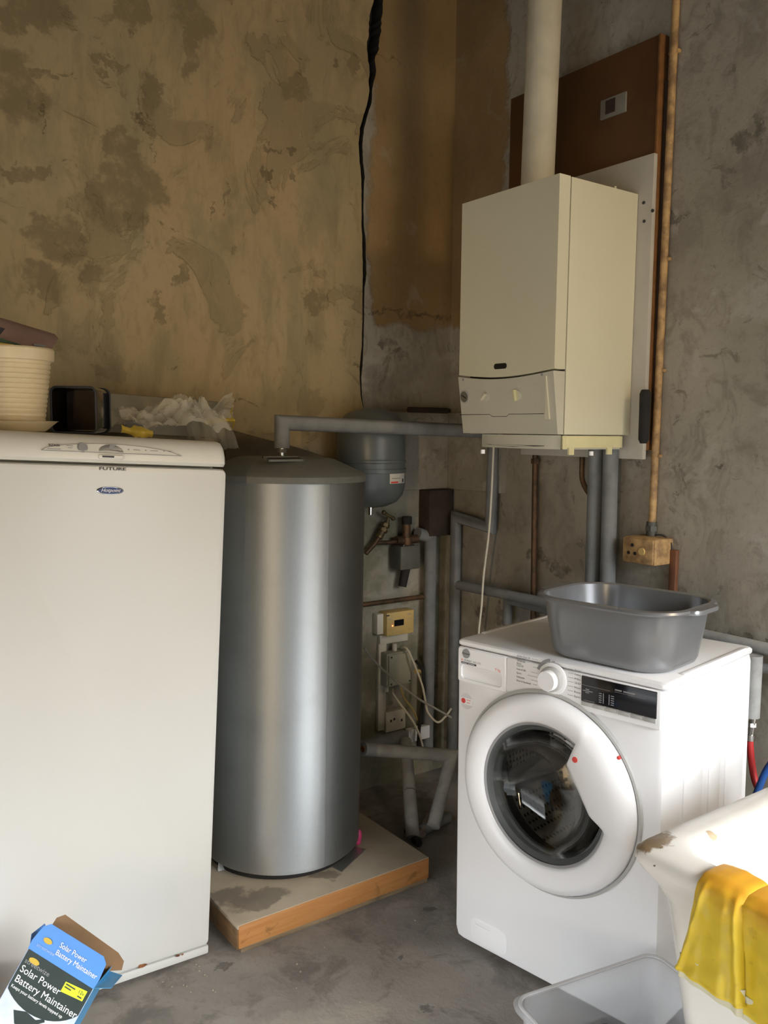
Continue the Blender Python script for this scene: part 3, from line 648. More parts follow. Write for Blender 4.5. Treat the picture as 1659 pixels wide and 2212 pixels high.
mb.prism([(w0[0], w0[1], .0), (w1[0], w1[1], 0), (w2[0], w2[1], 0)], (0, 0, .006))
part('finger_grip', mb.xf(FB), M['boiler'], fas, True)
# bottom tray
TZ0, TZ1 = 1.362, BZ0-.002
pol = [Vector((SX+.0, BY0+.012, TZ1)), Vector((BX1-.02, BY0+.012, TZ1)), Vector((BX1-.02, BY1-.02, TZ1)), Vector((SX+.0, BY1-.02, TZ1))]
fr0 = [Vector((-.340-.030*math.sin(PI*k/12)**.7, BY1-.05+(BY0+.012-BY1+.05)*k/12, TZ1)) for k in range(13)]
pol = fr0 + [Vector((SX+.001, BY0+.012, TZ1)), Vector((BX1-.03, BY0+.012, TZ1)), Vector((BX1-.03, BY1-.05, TZ1))]
tray = part('bottom_tray', MB().prism(pol, (0, 0, TZ0-TZ1)), M['fascia'], bo, True)
part('side_cheek', MB().box((-.335, BY0+.006, TZ0+.004), (BX1-.024, BY0+.013, TZ1-.001), .002).box((-.349, BY0+.0065, TZ0+.001), (-.333, BY0+.0125, TZ1-.001)).box((-.322, BY0+.006, TZ0-.016), (-.300, BY0+.012, TZ0+.006)).box((-.150, BY0+.006, TZ0-.016), (-.128, BY0+.012, TZ0+.006)), M['yellowed'], bo, True, label='yellowed plastic side cheek')
slot = [Vector((p.x-.0012, p.y, TZ0+.010)) for p in fr0[1:11]]
part('vent_slot', MB().prism(slot + [Vector((p.x, p.y, TZ0+.004+.0012*abs(i-5))) for i, p in reversed(list(enumerate(slot)))], (.004, 0, 0)), M['black'], tray, True)
for px, py in ((1043, 976), (1277, 980)):
    q_ = at(px, py, 'z', TZ0-.005); part('screw', MB().cyl((q_.x, q_.y, TZ0-.010), (q_.x, q_.y, TZ0+.001), .006, n=14), M['whiteink'], tray, True)
mb = MB().cyl((-.14, BY0+.02, BZ1-.001), (-.14, BY0+.02, BZ1+.012), .004, n=10)
part('lug', mb, M['boiler'], bo, True)
# flue
f0 = at(1161, 392, 'x', -.215); f1 = at(1177.5, 0, 'x', -.215); fd = (f1-f0)
fb_ = f0 + fd*((BZ1+.001-f0.z)/fd.z); ft = f0 + fd*((ZC-.002-f0.z)/fd.z)
fl = thing('flue_pipe', 'tall cream flue pipe rising from the top of the boiler', 'flue pipe', loc=fb_)
part('pipe', MB().cyl(fb_, ft, .0525, n=48), plain('chalky_cream_paint', (.62, .57, .43), .7, var=.15, vscale=9), fl, True)
part('collar', MB().lathe([(.058, 0), (.058, .012), (.053, .02)], fb_, fd, 48, True, True), M['boiler'], fl, True)

# ---- boards behind the boiler
wt = at(1415, 330, 'x', -.05); wb_ = at(1375, 992, 'x', -.05)
wx_l = at(1197, 390, 'x', -.05)
wb = thing('white_backing_board', 'chalky white flat board screwed between the boiler and the brown board', 'board', loc=(-.05, -.55, wb_.z))
part('panel', MB().box((-.053, wt.y, wb_.z), (-.036, BY1+.06, wt.z), .002), M['whiteboard'], wb, True)
for px, py in ((1392, 478), (1410, 455), (1391, 438)):
    q_ = at(px, py, 'x', -.053); part('screw', MB().cyl((-.0555, q_.y, q_.z), (-.052, q_.y, q_.z), .005, n=10), M['ink'], wb, True)
bt = at(1105, 195, 'x', -.03); bt2 = at(1447, 88, 'x', -.03)
br_ = at(1413, 330, 'x', -.03).y
bb = thing('brown_backing_board', 'large dark brown varnished board on the wall behind the boiler and flue', 'board', loc=(-.02, -.5, 1.34))
zt_ = (bt.z+bt2.z)/2
part('panel', MB().box((-.033, br_-.004, 1.36), (RW-.002, bt.y, zt_), .002), M['boardbrown'], bb, True)
part('edge_strip', MB().box((-.036, br_-.012, 1.36), (RW-.002, br_-.0045, zt_), .001), M['boardedge'], bb, True, label='orange-brown edge strip')
c0 = at(1300, 213, 'x', -.035); c1 = at(1353, 247, 'x', -.035)
cd = thing('socket_plate', 'small pale rectangular plate fixed on the brown board, right of the flue', 'socket plate', loc=(-.034, (c0.y+c1.y)/2, c1.z))
part('plate', MB().box((-.041, c1.y, c1.z+.008), (-.0332, c0.y, c0.z-.008), .002), M['card'], cd, True)
q_ = at(1318, 229, 'x', -.042); part('opening', MB().box((-.0418, q_.y-.019, q_.z-.021), (-.0405, q_.y+.019, q_.z+.021)), M['timberdark'], cd, True)
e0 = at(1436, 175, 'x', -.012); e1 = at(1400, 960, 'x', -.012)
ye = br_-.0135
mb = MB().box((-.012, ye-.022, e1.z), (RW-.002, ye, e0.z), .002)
solo('gap_shade_strip', mb, M['timberdark'], 'dark upright strip for the shade between the brown board and the orange pipe', 'shade strip')  # dark strip standing in for shade in the gap
k0 = at(1399, 842, 'x', -.065); k1 = at(1397, 958, 'x', -.065)
mb = MB().lathe([(.010, 0), (.016, .012), (.017, k0.z-k1.z-.012), (.012, k0.z-k1.z)], (-.075, k0.y+.0, k1.z), (0, 0, 1), 20, True, True)
solo('black_foam_piece', mb, M['lag_black'], 'piece of black foam lagging low beside the white board and orange pipe', 'foam')
o0 = at(1455, 60, 'x', -.012); o1 = at(1406, 1130, 'x', -.012)
ydl = (o0.y-o1.y)/(o0.z-o1.z)
op = thing('conduit_pipe', 'long upright orange-cream painted conduit pipe beside the brown board', 'pipe', loc=o1)
tp_ = Vector((-.006, o1.y+ydl*(ZC-.005-o1.z), ZC-.005))
part('pipe', MB().cyl((-.006, o1.y, o1.z), tp_, .0115, n=18), M['orangepaint'], op, True)
for py in (120, 560, 800, 985):
    q_ = at(1430, py, 'x', -.012); yy = o1.y+ydl*(q_.z-o1.z)
    part('saddle_clip', MB().box((-.009, yy-.018, q_.z-.005), (RW-.001, yy+.018, q_.z+.005), .002), M['orangepaint'], op, True)
g1 = at(1403, 1158, 'x', -.012)
part('gland', MB().cyl((-.008, o1.y, g1.z), (-.008, o1.y, o1.z+.004), .016, n=16).cyl((-.008, o1.y, (g1.z+o1.z)/2-.004), (-.008, o1.y, (g1.z+o1.z)/2+.012), .02, n=6), plain('dull_grey_metal', (.10, .10, .085), .6, .5), op, True, label='dull grey gland at the foot')
# socket box
s0 = at(1347, 1160, 'x', -.085); s1 = at(1413, 1224, 'x', -.085)
sb = thing('socket_box', 'grimy orange-cream electric socket box at the foot of the orange pipe', 'socket box', loc=(RW, (s0.y+s1.y)/2, s1.z))
ob = part('box', MB().box((-.085, s1.y, s1.z), (RW-.0005, s0.y, s0.z+.004), .006), M['orangepaint'], sb, True)
fp_ = part('face_plate', MB().box((-.091, s1.y+.003, s1.z+.003), (-.084, s0.y-.003, s0.z+.001), .003), M['orangepaint'], sb, True)
mb = MB(); q_ = at(1365, 1189, 'x', -.092)
for dy, dz in ((0, .017), (.013, -.008), (-.011, -.008)): mb.cyl((-.0925, q_.y+dy, q_.z+dz), (-.090, q_.y+dy, q_.z+dz), .0055, n=14)
part('pin_hole', mb, M['black'], fp_, True)
part('switch', MB().cyl((-.097, q_.y-.038, q_.z+.001), (-.090, q_.y-.038, q_.z+.001), .011, n=18), M['thermo'], fp_, True)
e = [at(1413, 1156, 'x', -.01), at(1432, 1157, 'x', -.008), at(1449, 1172, 'x', -.006), at(1452, 1192, 'x', -.006)]
e[0].z = max(e[0].z, s0.z+.008)
solo('earth_wire', MB().hose(e, .0022, 8), M['ink'], 'thin dark wire curving over the orange socket box', 'wire')
t0 = at(1456, 1188, 'x', -.004); t1 = at(1452, 1290, 'x', -.004)
solo('brown_trunking_strip', MB().box((-.010, t0.y-.012, .80), (RW-.001, t0.y+.012, t0.z), .002), M['brownpaint'], 'red-brown painted strip running down the wall from the socket box', 'trunking')

# ================================================================== WASHING MACHINE
WA = .1673
u_ = Vector((math.sin(WA), -math.cos(WA), 0)); v_ = Vector((math.cos(WA), math.sin(WA), 0))
WM = Matrix.Translation((-.7586, -.8224, 0)) @ Matrix(((u_.x, v_.x, 0, 0), (u_.y, v_.y, 0, 0), (0, 0, 1, 0), (0, 0, 0, 1))) @ Matrix.Rotation(-.010, 4, 'Y')
wm = thing('washing_machine', 'white front-loading washing machine standing on the concrete floor under the boiler', 'washing machine', WM)
CU_, CZ_, DR = .299, .519, .247
NA = 192
def angring(x0, x1, z0, z1, r, y):               # rounded rect sampled by direction from the door centre
    out = []
    for k in range(NA):
        a = 2*PI*k/NA; d = Vector((math.cos(a), math.sin(a)))
        t = min(((x1-CU_)/d.x if d.x > 1e-9 else (x0-CU_)/d.x if d.x < -1e-9 else 1e9), ((z1-CZ_)/d.y if d.y > 1e-9 else (z0-CZ_)/d.y if d.y < -1e-9 else 1e9))
        x, z = CU_+d.x*t, CZ_+d.y*t
        qx = min(max(x, x0+r), x1-r); qz = min(max(z, z0+r), z1-r); e_ = Vector((x-qx, z-qz))
        if abs(e_.x) > 1e-6 and abs(e_.y) > 1e-6: e_ = e_.normalized()*r
        out.append(Vector((qx+e_.x, y, qz+e_.y)))
    return out
circ = lambda r, y, cu=CU_, cz=CZ_: [Vector((cu+r*math.cos(2*PI*k/NA), y, cz+r*math.sin(2*PI*k/NA))) for k in range(NA)]
mb = MB().loft([circ(.205, .05), circ(.205, .006), circ(.210, 0), angring(.014, .586, .028, .830, .02, 0), angring(.005, .595, .019, .836, .02, .005), angring(0, .6, .014, .838, .015, .018), angring(0, .6, .014, .838, .01, .47), angring(.01, .59, .02, .83, .01, .482)], False, True)
wbody = part('body', mb, M['washer'], wm, smooth=30)
# pressed side panel (right side as seen)
for y0_, y1_ in ((.10, .20), (.235, .30), (.33, .44)):
    part('side_pressing', MB().box((.597, y0_, .09), (.6035, y1_, .77), .0032), M['washer'], wm)
topw = part('worktop', MB().loft([rrect(.002, .598, .006, .484, .012, .838), rrect(-.001, .601, .002, .486, .014, .842), rrect(-.001, .601, .002, .486, .014, .850), rrect(.004, .596, .008, .482, .012, .8545)]), M['washer'], wm)
for x_ in (.004, .584): part('worktop_edge', MB().box((x_, .10, .8545), (x_+.012, .45, .8575), .0012), M['washer'], topw)
# control panel across the top of the front
PVY = -.006
pan = part('control_panel', MB().box((.170, PVY, .748), (.592, .002, .837), .006), M['washer'], wm)
def pz_ring(x0, x1, z0, z1, r, y): return [Vector((p.x, y, p.y)) for p in rrect(x0, x1, z0, z1, r, 0, 6)]
mb = MB().loft([pz_ring(.008, .1685, .742, .837, .006, .002), pz_ring(.008, .1685, .742, .837, .006, PVY+.004), pz_ring(.011, .1655, .745, .834, .006, PVY),
                pz_ring(.020, .156, .752, .792, .012, PVY), pz_ring(.022, .154, .754, .790, .011, PVY+.004), pz_ring(.026, .150, .757, .786, .010, PVY+.0055)], False, True)
drw = part('detergent_drawer', mb, M['washer'], wm, smooth=30)
fw = lambda u, z, y=PVY-.0002: Matrix.Translation((u, y, z)) @ fr_
ka = (.310, .809)
kb = part('dial_ring', MB().lathe([(.040, 0), (.040, .003), (.037, .005), (.030, .005)], (ka[0], PVY+.0005, ka[1]), (0, -1, 0), 48, True, True), M['washer'], pan)
part('dial_collar', MB().lathe([(.031, 0), (.030, .011), (.027, .013)], (ka[0], PVY-.004, ka[1]), (0, -1, 0), 48, True, True), M['lightgrey'], kb)
part('dial', MB().lathe([(.026, 0), (.0255, .020), (.0235, .023)], (ka[0], PVY-.008, ka[1]), (0, -1, 0), 48, True, True), M['washer'], kb)
arcp = lambda r, a: Vector((ka[0]+r*math.cos(a), PVY-.0012, ka[1]+r*math.sin(a)))
arr = [math.radians(100+60*k/12) for k in range(13)]
part('dial_arc', MB().prism([arcp(.049, a) for a in arr]+[arcp(.042, a) for a in reversed(arr)], (0, .0016, 0)), M['greyink'], pan)
for t_, dz, w_ in (('Active Care 20', .036, .040), ('Rapid Care', .029, .026), ('14-30-44', .0235, .024), ('Baby', .0165, .014), ('Care 59', .011, .020), ('Hand & Silk', .002, .028), ('Sport', -.008, .015), ('Delicates', -.018, .024), ('Wool & Handwash', -.028, .044)):
    part('lettering', text_mb(t_, .0065, fw(ka[0]-.108, ka[1]+dz, PVY-.0003), .0003, width=w_), M['greyink'], pan)
for dz, w_ in ((.038, .018), (.018, .014), (.004, .020), (-.006, .030), (-.016, .020), (-.026, .014)):
    part('pointer_line', dash(MB(), fw(ka[0]-.044-w_, ka[1]+dz, PVY-.0003), w_, .0007), M['greyink'], pan)
for t_, dz in (('Zoom', .032), ('Cotton', .022), ('Mix', .011), ('20', .001), ('Wool', -.010), ('Rinse', -.021), ('Spin', -.032)):
    part('lettering', text_mb(t_, .0065, fw(ka[0]+.0605, ka[1]+dz-.0, PVY-.0003), .0003, width=.017), M['greyink'], pan)
    part('pointer_line', dash(MB(), fw(ka[0]+.043, ka[1]+dz+.002, PVY-.0003), .015, .0007), M['greyink'], pan)
part('lettering', text_mb('Off', .006, fw(ka[0]-.003, ka[1]+.041, PVY-.0003), .0003), M['greyink'], pan)
disp = part('display', MB().box((.392, PVY-.0035, .7735), (.583, PVY+.002, .8345), .001), M['gloss_black'], pan)
mb = MB(); dy = PVY-.0036
mb.box((.394, dy-.0003, .8128), (.468, dy+.001, .8134)).box((.480, dy-.0003, .8138), (.560, dy+.001, .8144))
mb.box((.4505, dy-.0003, .7795), (.4525, dy+.001, .804)).box((.4655, dy-.0003, .7795), (.4675, dy+.001, .804))
for k in range(5):
    mb.box((.440, dy-.0003, .7800+k*.0052), (.447, dy+.001, .7822+k*.0052)).box((.471, dy-.0003, .7800+k*.0052), (.479, dy+.001, .7822+k*.0052))
for x_, w_ in ((.481, .017), (.502, .030)): dash(mb, Matrix.Translation((x_, dy-.0002, .8175)) @ fr_, w_, .0034)
for x_, z_, w_ in ((.404, .8035, .010), (.397, .7995, .026), (.404, .7955, .010), (.401, .7770, .028)): dash(mb, Matrix.Translation((x_, dy-.0002, z_)) @ fr_, w_, .0022 if z_ > .79 else .0010)
part('display_marks', mb, M['greyink'], disp)
for k in range(6): part('button', MB().box((.392+k*.0321, PVY-.0025, .7625), (.392+k*.0321+.0298, PVY+.002, .7720), .0008), M['lightgrey'], pan)
part('badge', MB().cyl((.038, PVY+.001, .822), (.038, PVY-.0018, .822), .0128, n=32), M['midgrey'], drw, label='round grey badge')
part('lettering', text_mb('Hoover', .0085, fw(.038, .8195, PVY-.0020), .0002, align='CENTER', shear=.4), M['ink'], drw)
part('lettering', text_mb('H', .0085, fw(.0205, .8005), .0003, bold=.0002), M['palered'], drw, label='pale red letter')
part('lettering', text_mb('9 kg', .0105, fw(.134, .7945), .0003), M['palered'], drw, label='pale red lettering')
part('lettering', text_mb('-WASH', .0085, fw(.028, .8005), .0003), M['greyink'], drw)
part('lettering', text_mb('300 LITE', .0075, fw(.060, .8005), .0003), M['lightgrey'], drw)
part('label_bar', MB().box((.021, PVY-.0006, .7935), (.072, PVY+.001, .7985)), M['ink'], drw)
mb = MB()
for x_, w_ in ((.023, .018), (.044, .022)): dash(mb, fw(x_, .7953, PVY-.0007), w_, .0012, .0002)
part('small_print', mb, M['whiteink'], drw)
# round sticker
st = part('sticker', MB().cyl((.036, .001, .690), (.036, -.0008, .690), .0215, n=32), plain('sticker_grey', (.62, .60, .60), .5), wm)
part('sticker_band', MB().box((.016, -.0011, .681), (.0565, 0, .699)), M['whiteink'], st)
part('sticker_dot', MB().cyl((.026, 0, .690), (.026, -.0016, .690), .0072, n=24), M['red'], st)
for x_, z_, w_ in ((.037, .693, .014), (.037, .686, .012)): part('small_print', dash(MB(), fw(x_, z_, -.0012), w_, .0022, .0003), M['palered'], st)
# door
def r_in(a):
    a = (a+PI) % (2*PI) - PI
    a0, a1 = math.radians(-13), math.radians(58)
    ch = .108/math.cos(max(-1.0, min(1.0, a-math.radians(31.5))))
    w_ = max(0, min(1, (a-a0)/math.radians(9))) * max(0, min(1, (a1-a)/math.radians(7)+.35 if a < a1 else 0))
    w_ = min(1, w_); w_ = w_*w_*(3-2*w_)
    return .178*(1-w_) + min(.178, ch)*w_
def dring(fr, y, hollow=True):                     # fr 0 outer edge .. 1 inner edge
    out = []
    for k in range(NA):
        a = 2*PI*k/NA; ri = r_in(a); r = DR + (ri-DR)*fr
        out.append(Vector((CU_+r*math.cos(a), y, CZ_+r*math.sin(a))))
    return out
mb = MB().loft([dring(-.02, .0), dring(-.02, -.008), dring(.04, -.026), dring(.16, -.037), dring(.36, -.0425), dring(.65, -.041), dring(.90, -.036), dring(.98, -.031), dring(1.0, -.024), dring(1.0, -.006)], False, False)
wd = part('door', mb, M['washer'], wm, smooth=50)
mb = MB().lathe([(DR+.010, -.0005), (DR+.010, .010), (DR+.004, .0115)], (CU_, 0, CZ_), (0, -1, 0), NA, False, False)
part('door_gap', mb, M['lightgrey'], wm)
part('inner_rim', MB().lathe([(.184, .020), (.178, .021), (.170, .012), (.160, -.004), (.152, -.006), (.150, -.012)], (CU_, -.004, CZ_), (0, -1, 0), 96), M['rubber'], wd)
part('rim_ring', MB().lathe([(.180, .0235), (.176, .0255), (.172, .0225), (.176, .019)], (CU_, -.004, CZ_), (0, -1, 0), 96), M['midgrey'], wd)
gl = [(.158, .006), (.150, -.004), (.140, -.018), (.120, -.036), (.090, -.050), (.050, -.057), (.001, -.059)]
gi = [(r-.005 if r > .01 else r, h+.005) for r, h in gl]
part('glass_bowl', MB().lathe(gl + list(reversed(gi)), (CU_, -.012, CZ_), (0, -1, 0), 96), M['doorglass'], wd)
hd_o = Vector((CU_+.104, -.043, CZ_+.052))
part('red_dot', MB().lathe([(.0072, 0), (.0068, .0025), (.003, .0032)], (CU_+.100, -.0405, CZ_+.120), (0, -1, 0), 24, False, True), M['red'], wd, label='round red dot on the handle')
ra = math.radians(36); rd = Vector((math.cos(ra), 0, math.sin(ra))); rc_ = Vector((CU_, -.016, CZ_))+rd*(DR-.0005)
part('red_mark', MB().cyl(rc_-rd*.004, rc_+rd*.0035, .0045, n=12), M['red'], wd)
part('bellows', MB().lathe([(.205, 0), (.180, -.02), (.176, -.035), (.186, -.05), (.182, -.07)], (CU_, .004, CZ_), (0, -1, 0), 96), M['rubber'], wm)
dr = part('drum', MB().lathe([(.182, -.07), (.236, -.085), (.238, -.36), (.20, -.39), (.05, -.40), (.001, -.39)], (CU_, .004, CZ_), (0, -1, 0), 96), M['drum'], wm)
for a in (200, 320, 80):
    ca, sa = math.cos(math.radians(a)), math.sin(math.radians(a))
    rib = MB().loft([[Vector((CU_+ca*r-sa*t, y, CZ_+sa*r+ca*t)) for t, r in ((-.035, .237), (-.018, .195), (0, .185), (.018, .195), (.035, .237))] for y in (.10, .14, .30, .35)])
    part('drum_rib', rib, M['chrome'], dr)
# filter flap
part('filter_flap', MB().loft([pz_ring(.060, .182, .030, .098, .022, .001), pz_ring(.060, .182, .030, .098, .022, -.0012), pz_ring(.062, .180, .032, .096, .021, -.002)]), M['washer'], wm)
part('flap_grip', MB().loft([pz_ring(.075, .13, .079, .090, .005, -.0015), pz_ring(.077, .128, .081, .089, .004, -.0032)]), M['washer'], wm)
for x_ in (.04, .56):
    for y_ in (.05, .44): part('foot', MB().cyl((x_, y_, -.004 if x_ < .3 else -.006), (x_, y_, .016), .02, n=16), M['black'], wm)

# ---- washing-up bowl on the machine
BWM = WM @ Matrix.Translation((.413, .149, .8576)) @ Matrix.Diagonal((1.015, 1.0, 1.07, 1))
bw = thing('washing_up_bowl', 'silver-grey plastic washing-up bowl standing on the white washing machine', 'bowl', BWM)
def br(hx, hy, r, z): return rrect(-hx, hx, -hy, hy, r, z, 12)
mb = MB().loft([br(.148, .112, .07, 0), br(.155, .119, .075, .004), br(.160, .124, .078, .014), br(.172, .135, .085, .080), br(.178, .141, .088, .128),
                br(.181, .144, .09, .131), br(.192, .155, .10, .131), br(.195, .158, .10, .135), br(.193, .156, .10, .140), br(.182, .145, .092, .1415), br(.177, .140, .088, .138),
                br(.170, .133, .084, .08), br(.157, .121, .076, .014), br(.146, .110, .07, .006)])
bwl = part('basin', mb, M['bowl'], bw)
for s_ in (-1, 1):
    mb = MB().loft([[Vector((s_*x, y, z)) for y, z in ((-.062*k, .131), (-.062*k, .136), (-.058*k, .1405), (.058*k, .1405), (.062*k, .136), (.062*k, .131))] for x, k in ((.182, 1.1), (.200, 1.0), (.209, .85), (.213, .6))])
    part('handle', mb, M['bowl'], bw)

# ================================================================== SINK, GLOVES, CRATE
SZ = .70
sc_ = at(1352, 1834, 'z', SZ-.012)
SX0, SY1 = sc_.x, sc_.y
SX1, SY0 = SX0+.78, SY1-.58
SO = Vector(((SX0+SX1)/2, (SY0+SY1)/2, .0))
sk = thing('ceramic_sink', 'large chipped white ceramic sink with yellow rubber gloves over its rim', 'sink', loc=SO)
sr = lambda o, r, z: rrect(SX0+o, SX1-o, SY0+o, SY1-o, r, z, 10)
mb = MB().loft([sr(.085, .05, .30), sr(.075, .06, .305), sr(.066, .06, .34), sr(.052, .055, .47), sr(.043, .05, .565), sr(.036, .05, .61), sr(.022, .045, .640), sr(.006, .04, .664), sr(0, .035, .680), sr(.003, .035, .692), sr(.012, .035, SZ),
                sr(.058, .05, SZ), sr(.068, .055, SZ-.006), sr(.074, .06, SZ-.02), sr(.085, .07, .50), sr(.10, .075, .40), sr(.13, .07, .375)])
M['ceramic'] = ceramic(SO)
part('basin', mb, M['ceramic'], sk, True, smooth=50)
for x_ in (SX0+.16, SX1-.20):
    part('pier', MB().box((x_, SY0+.12, 0), (x_+.10, SY1-.12, .3005), .004), M['backwall'], sk, True)

def sink_x(z):                                    # outer face of the sink at height z
    pr = ((.30, .085), (.34, .066), (.47, .052), (.565, .043), (.61, .036), (.64, .022), (.664, .006), (.68, 0), (.70, .006))
    for (z0, o0), (z1, o1_) in zip(pr, pr[1:]):
        if z0 <= z <= z1: return SX0 + o0 + (o1_-o0)*(z-z0)/(z1-z0)
    return SX0
def glove(label, ya, yb, yca, ycb, zcuff, seed, lift=0.0, folds=()):
    """limp rubber glove over the near rim: hand and fingers inside the basin, flattened sleeve and cuff outside.
    ya/yb: edges of the glove on the rim, yca/ycb: edges at the cuff (larger y is further from the viewer)"""
    zr = SZ+.0015+lift; xo = SX0
    mid = [(xo+.106, zr-.11), (xo+.088, zr-.05), (xo+.078, zr-.012), (xo+.062, zr+.004), (xo+.035, zr+.006), (xo+.010, zr+.005), (xo-.006, zr-.006), (xo-.010-lift, zr-.024)]
    zz = zr-.024
    while zz > zcuff+.001: zz = max(zcuff, zz-.012); mid.append((xo-.010-lift, zz))
    P = []
    for k in range(len(mid)-1):
        for m_ in range(4): t = m_/4; P.append((mid[k][0]*(1-t)+mid[k+1][0]*t, mid[k][1]*(1-t)+mid[k+1][1]*t))
    P.append(mid[-1]); n = 72; rings = []; N_ = len(P)
    for i_, (x, z) in enumerate(P):
        a, b = P[max(0, i_-1)], P[min(N_-1, i_+1)]; tx, tz = b[0]-a[0], b[1]-a[1]; l = math.hypot(tx, tz) or 1
        nx, nz = tz/l, -tx/l                       # away from the sink
        dn = max(0, min(1, (zr-.0-z)/(zr-zcuff))) if x < xo+.02 else 0
        y0_, y1_ = ya+(yca-ya)*dn**1.3, yb+(ycb-yb)*dn**1.3
        th = .006 + .010*dn; out = .016*dn**2
        ring = []
        for k in range(n):
            an = 2*PI*k/n; c, s_ = math.cos(an), math.sin(an)
            e = abs(c)**.55*(1 if c > 0 else -1); v = .5+.5*e
            y = y0_+(y1_-y0_)*v
            edge = max(0, 1-abs(e))**.35
            f = 0
            for (v0, v1, amp, wd_) in folds:       # soft creases running down the sleeve
                vc = v0+(v1-v0)*dn; f += amp*math.exp(-((v-vc)/wd_)**2)*min(1, dn*5)
            w_ = .0035*mnoise.noise(Vector((v*5+seed, dn*6, seed)))*min(1, dn*4+.3)
            o_ = (abs(s_)**.6*th*edge + f + w_ + out) if s_ > 0 else (-.0005+out*.9+f*.7)
            ring.append(Vector((x+nx*o_, y, z+nz*o_)))
        rings.append(ring)
    # rolled cuff bead
    c0 = rings[-1]; cen = sum(c0, Vector())/n
    rings.append([p+(p-cen).normalized()*.0022+Vector((0, 0, -.002)) for p in c0]); rings.append([p+(p-cen).normalized()*.0018+Vector((0, 0, -.005)) for p in c0]); rings.append([p+Vector((0, 0, -.006)) for p in c0])
    th_ = thing('rubber_glove', label, 'glove', loc=(xo, (ya+yb)/2, zcuff))
    g = part('sleeve', MB().loft(rings, True, False), glove_mat('yellow_rubber', .085, .175), th_, True, smooth=80)
    fm = g.data.materials[0]
    inn = lambda p, f, dz: Vector((xs0+(p.x-xs0)*f, cen.y+(p.y-cen.y)*.965, p.z+dz))
    xs0 = max(p.x for p in c0)-.0012
    part('cuff_lining', MB().loft([[inn(p, .55, .02) for p in c0], [inn(p, .72, -.006) for p in c0], [inn(p, .72, -.017-.006*max(0, math.cos(PI+2*PI*k/n))) for k, p in enumerate(c0)]], True, True), M['lining'], th_, True, label='pale inside of the cuff')
    yc = (ya+yb)/2; wv = (yb-ya)
    for j_ in range(4):
        yy = yc+(j_-1.5)*wv*.2; ln = (.055, .068, .064, .05)[j_]
        part('finger', MB().hose([(xo+.104, yy, zr-.10), (xo+.112, yy, zr-.13), (xo+.116, yy+.003*(j_-1.5), zr-.13-ln)], .0095, 10, 4), fm, th_, True)
    part('thumb', MB().hose([(xo+.10, yb-.012, zr-.07), (xo+.110, yb+.010, zr-.10), (xo+.114, yb+.018, zr-.135)], .010, 10, 4), fm, th_, True)
M['lining'] = plain('pale_cotton_lining', (.72, .68, .48), .8)
g0 = at(1506, 1888, 'x', SX0-.008); g1 = at(1606, 1925, 'x', SX0-.008)
c0_ = at(1462, 2090, 'x', SX0-.03); c1_ = at(1608, 2178, 'x', SX0-.03)
zc_ = (c0_.z+c1_.z)/2
glove('rubber glove with its whole cuff and pale lining showing, hanging over the sink rim', g1.y, g0.y, c1_.y, c0_.y, zc_+.006, 3, 0.0, ((.80, .97, .007, .05), (.55, .62, -.004, .10), (.12, .05, .010, .07), (.35, .30, .004, .10)))
glove('rubber glove partly hidden behind the first glove, darker olive yellow, on the same sink rim', g1.y-.125, g1.y+.012, c1_.y-.145, c1_.y+.020, zc_-.004, 11, -.0025, ((.75, .85, -.004, .08), (.45, .5, .006, .1)))

# translucent crate under the sink
ck0 = at(1103, 2158, 'z', .25)
ca_ = math.radians(-9.9)
KM = Matrix.Translation((ck0.x, ck0.y, 0)) @ Matrix.Rotation(ca_, 4, 'Z')
kr = thing('storage_crate', 'translucent open plastic crate on the floor between washing machine and sink', 'crate', KM)
kl, kw, kh = .385, .29, .25
kring = lambda o, z: rrect(o, kl-o, -kw+o, -o, .035, z, 6)
mb = MB().loft([kring(.03, .002), kring(.02, .008), kring(.010, .20), kring(.009, kh-.012), kring(-.004, kh-.012), kring(-.006, kh-.004), kring(-.002, kh), kring(.010, kh), kring(.013, kh-.006), kring(.014, .20), kring(.025, .012)])
part('tub', mb, M['crate'], kr)
part('rim', MB().tube([*kring(.004, kh-.001), kring(.004, kh-.001)[0]], .0045, 8), glassy('milky_rim', (.75, .76, .78), .4, 0, 1.4, .7), kr)
bx = thing('plastic_tray', 'slate blue plastic tray lying inside the translucent crate', 'tray', KM @ Matrix.Translation((.135, -.145, .014)) @ Matrix.Rotation(.06, 4, 'Z'))
mb = MB().loft([rrect(-.085, .085, -.085, .085, .02, 0), rrect(-.10, .10, -.105, .105, .02, .14), rrect(-.096, .096, -.101, .101, .018, .14), rrect(-.083, .083, -.083, .083, .02, .006)])
part('tray', mb, M['bluefabric'], bx)
sp_ = KM @ Vector((.298, -.17, .03))
mb = MB()
rings = []
for i in range(1, 12):
    ring = []
    for j in range(24):
        th, ph = PI*i/12, 2*PI*j/24
        p = Vector((.045*math.sin(th)*math.cos(ph), .07*math.sin(th)*math.sin(ph), -.075*math.cos(th)))
        p *= 1+.18*mnoise.noise(p*30); ring.append(sp_+p+Vector((0, 0, .075)))
    rings.append(ring)
mb.loft(rings); solo('cloth', mb, M['sponge'], 'pale mauve crumpled cloth in the translucent crate', 'cloth', smooth=80)

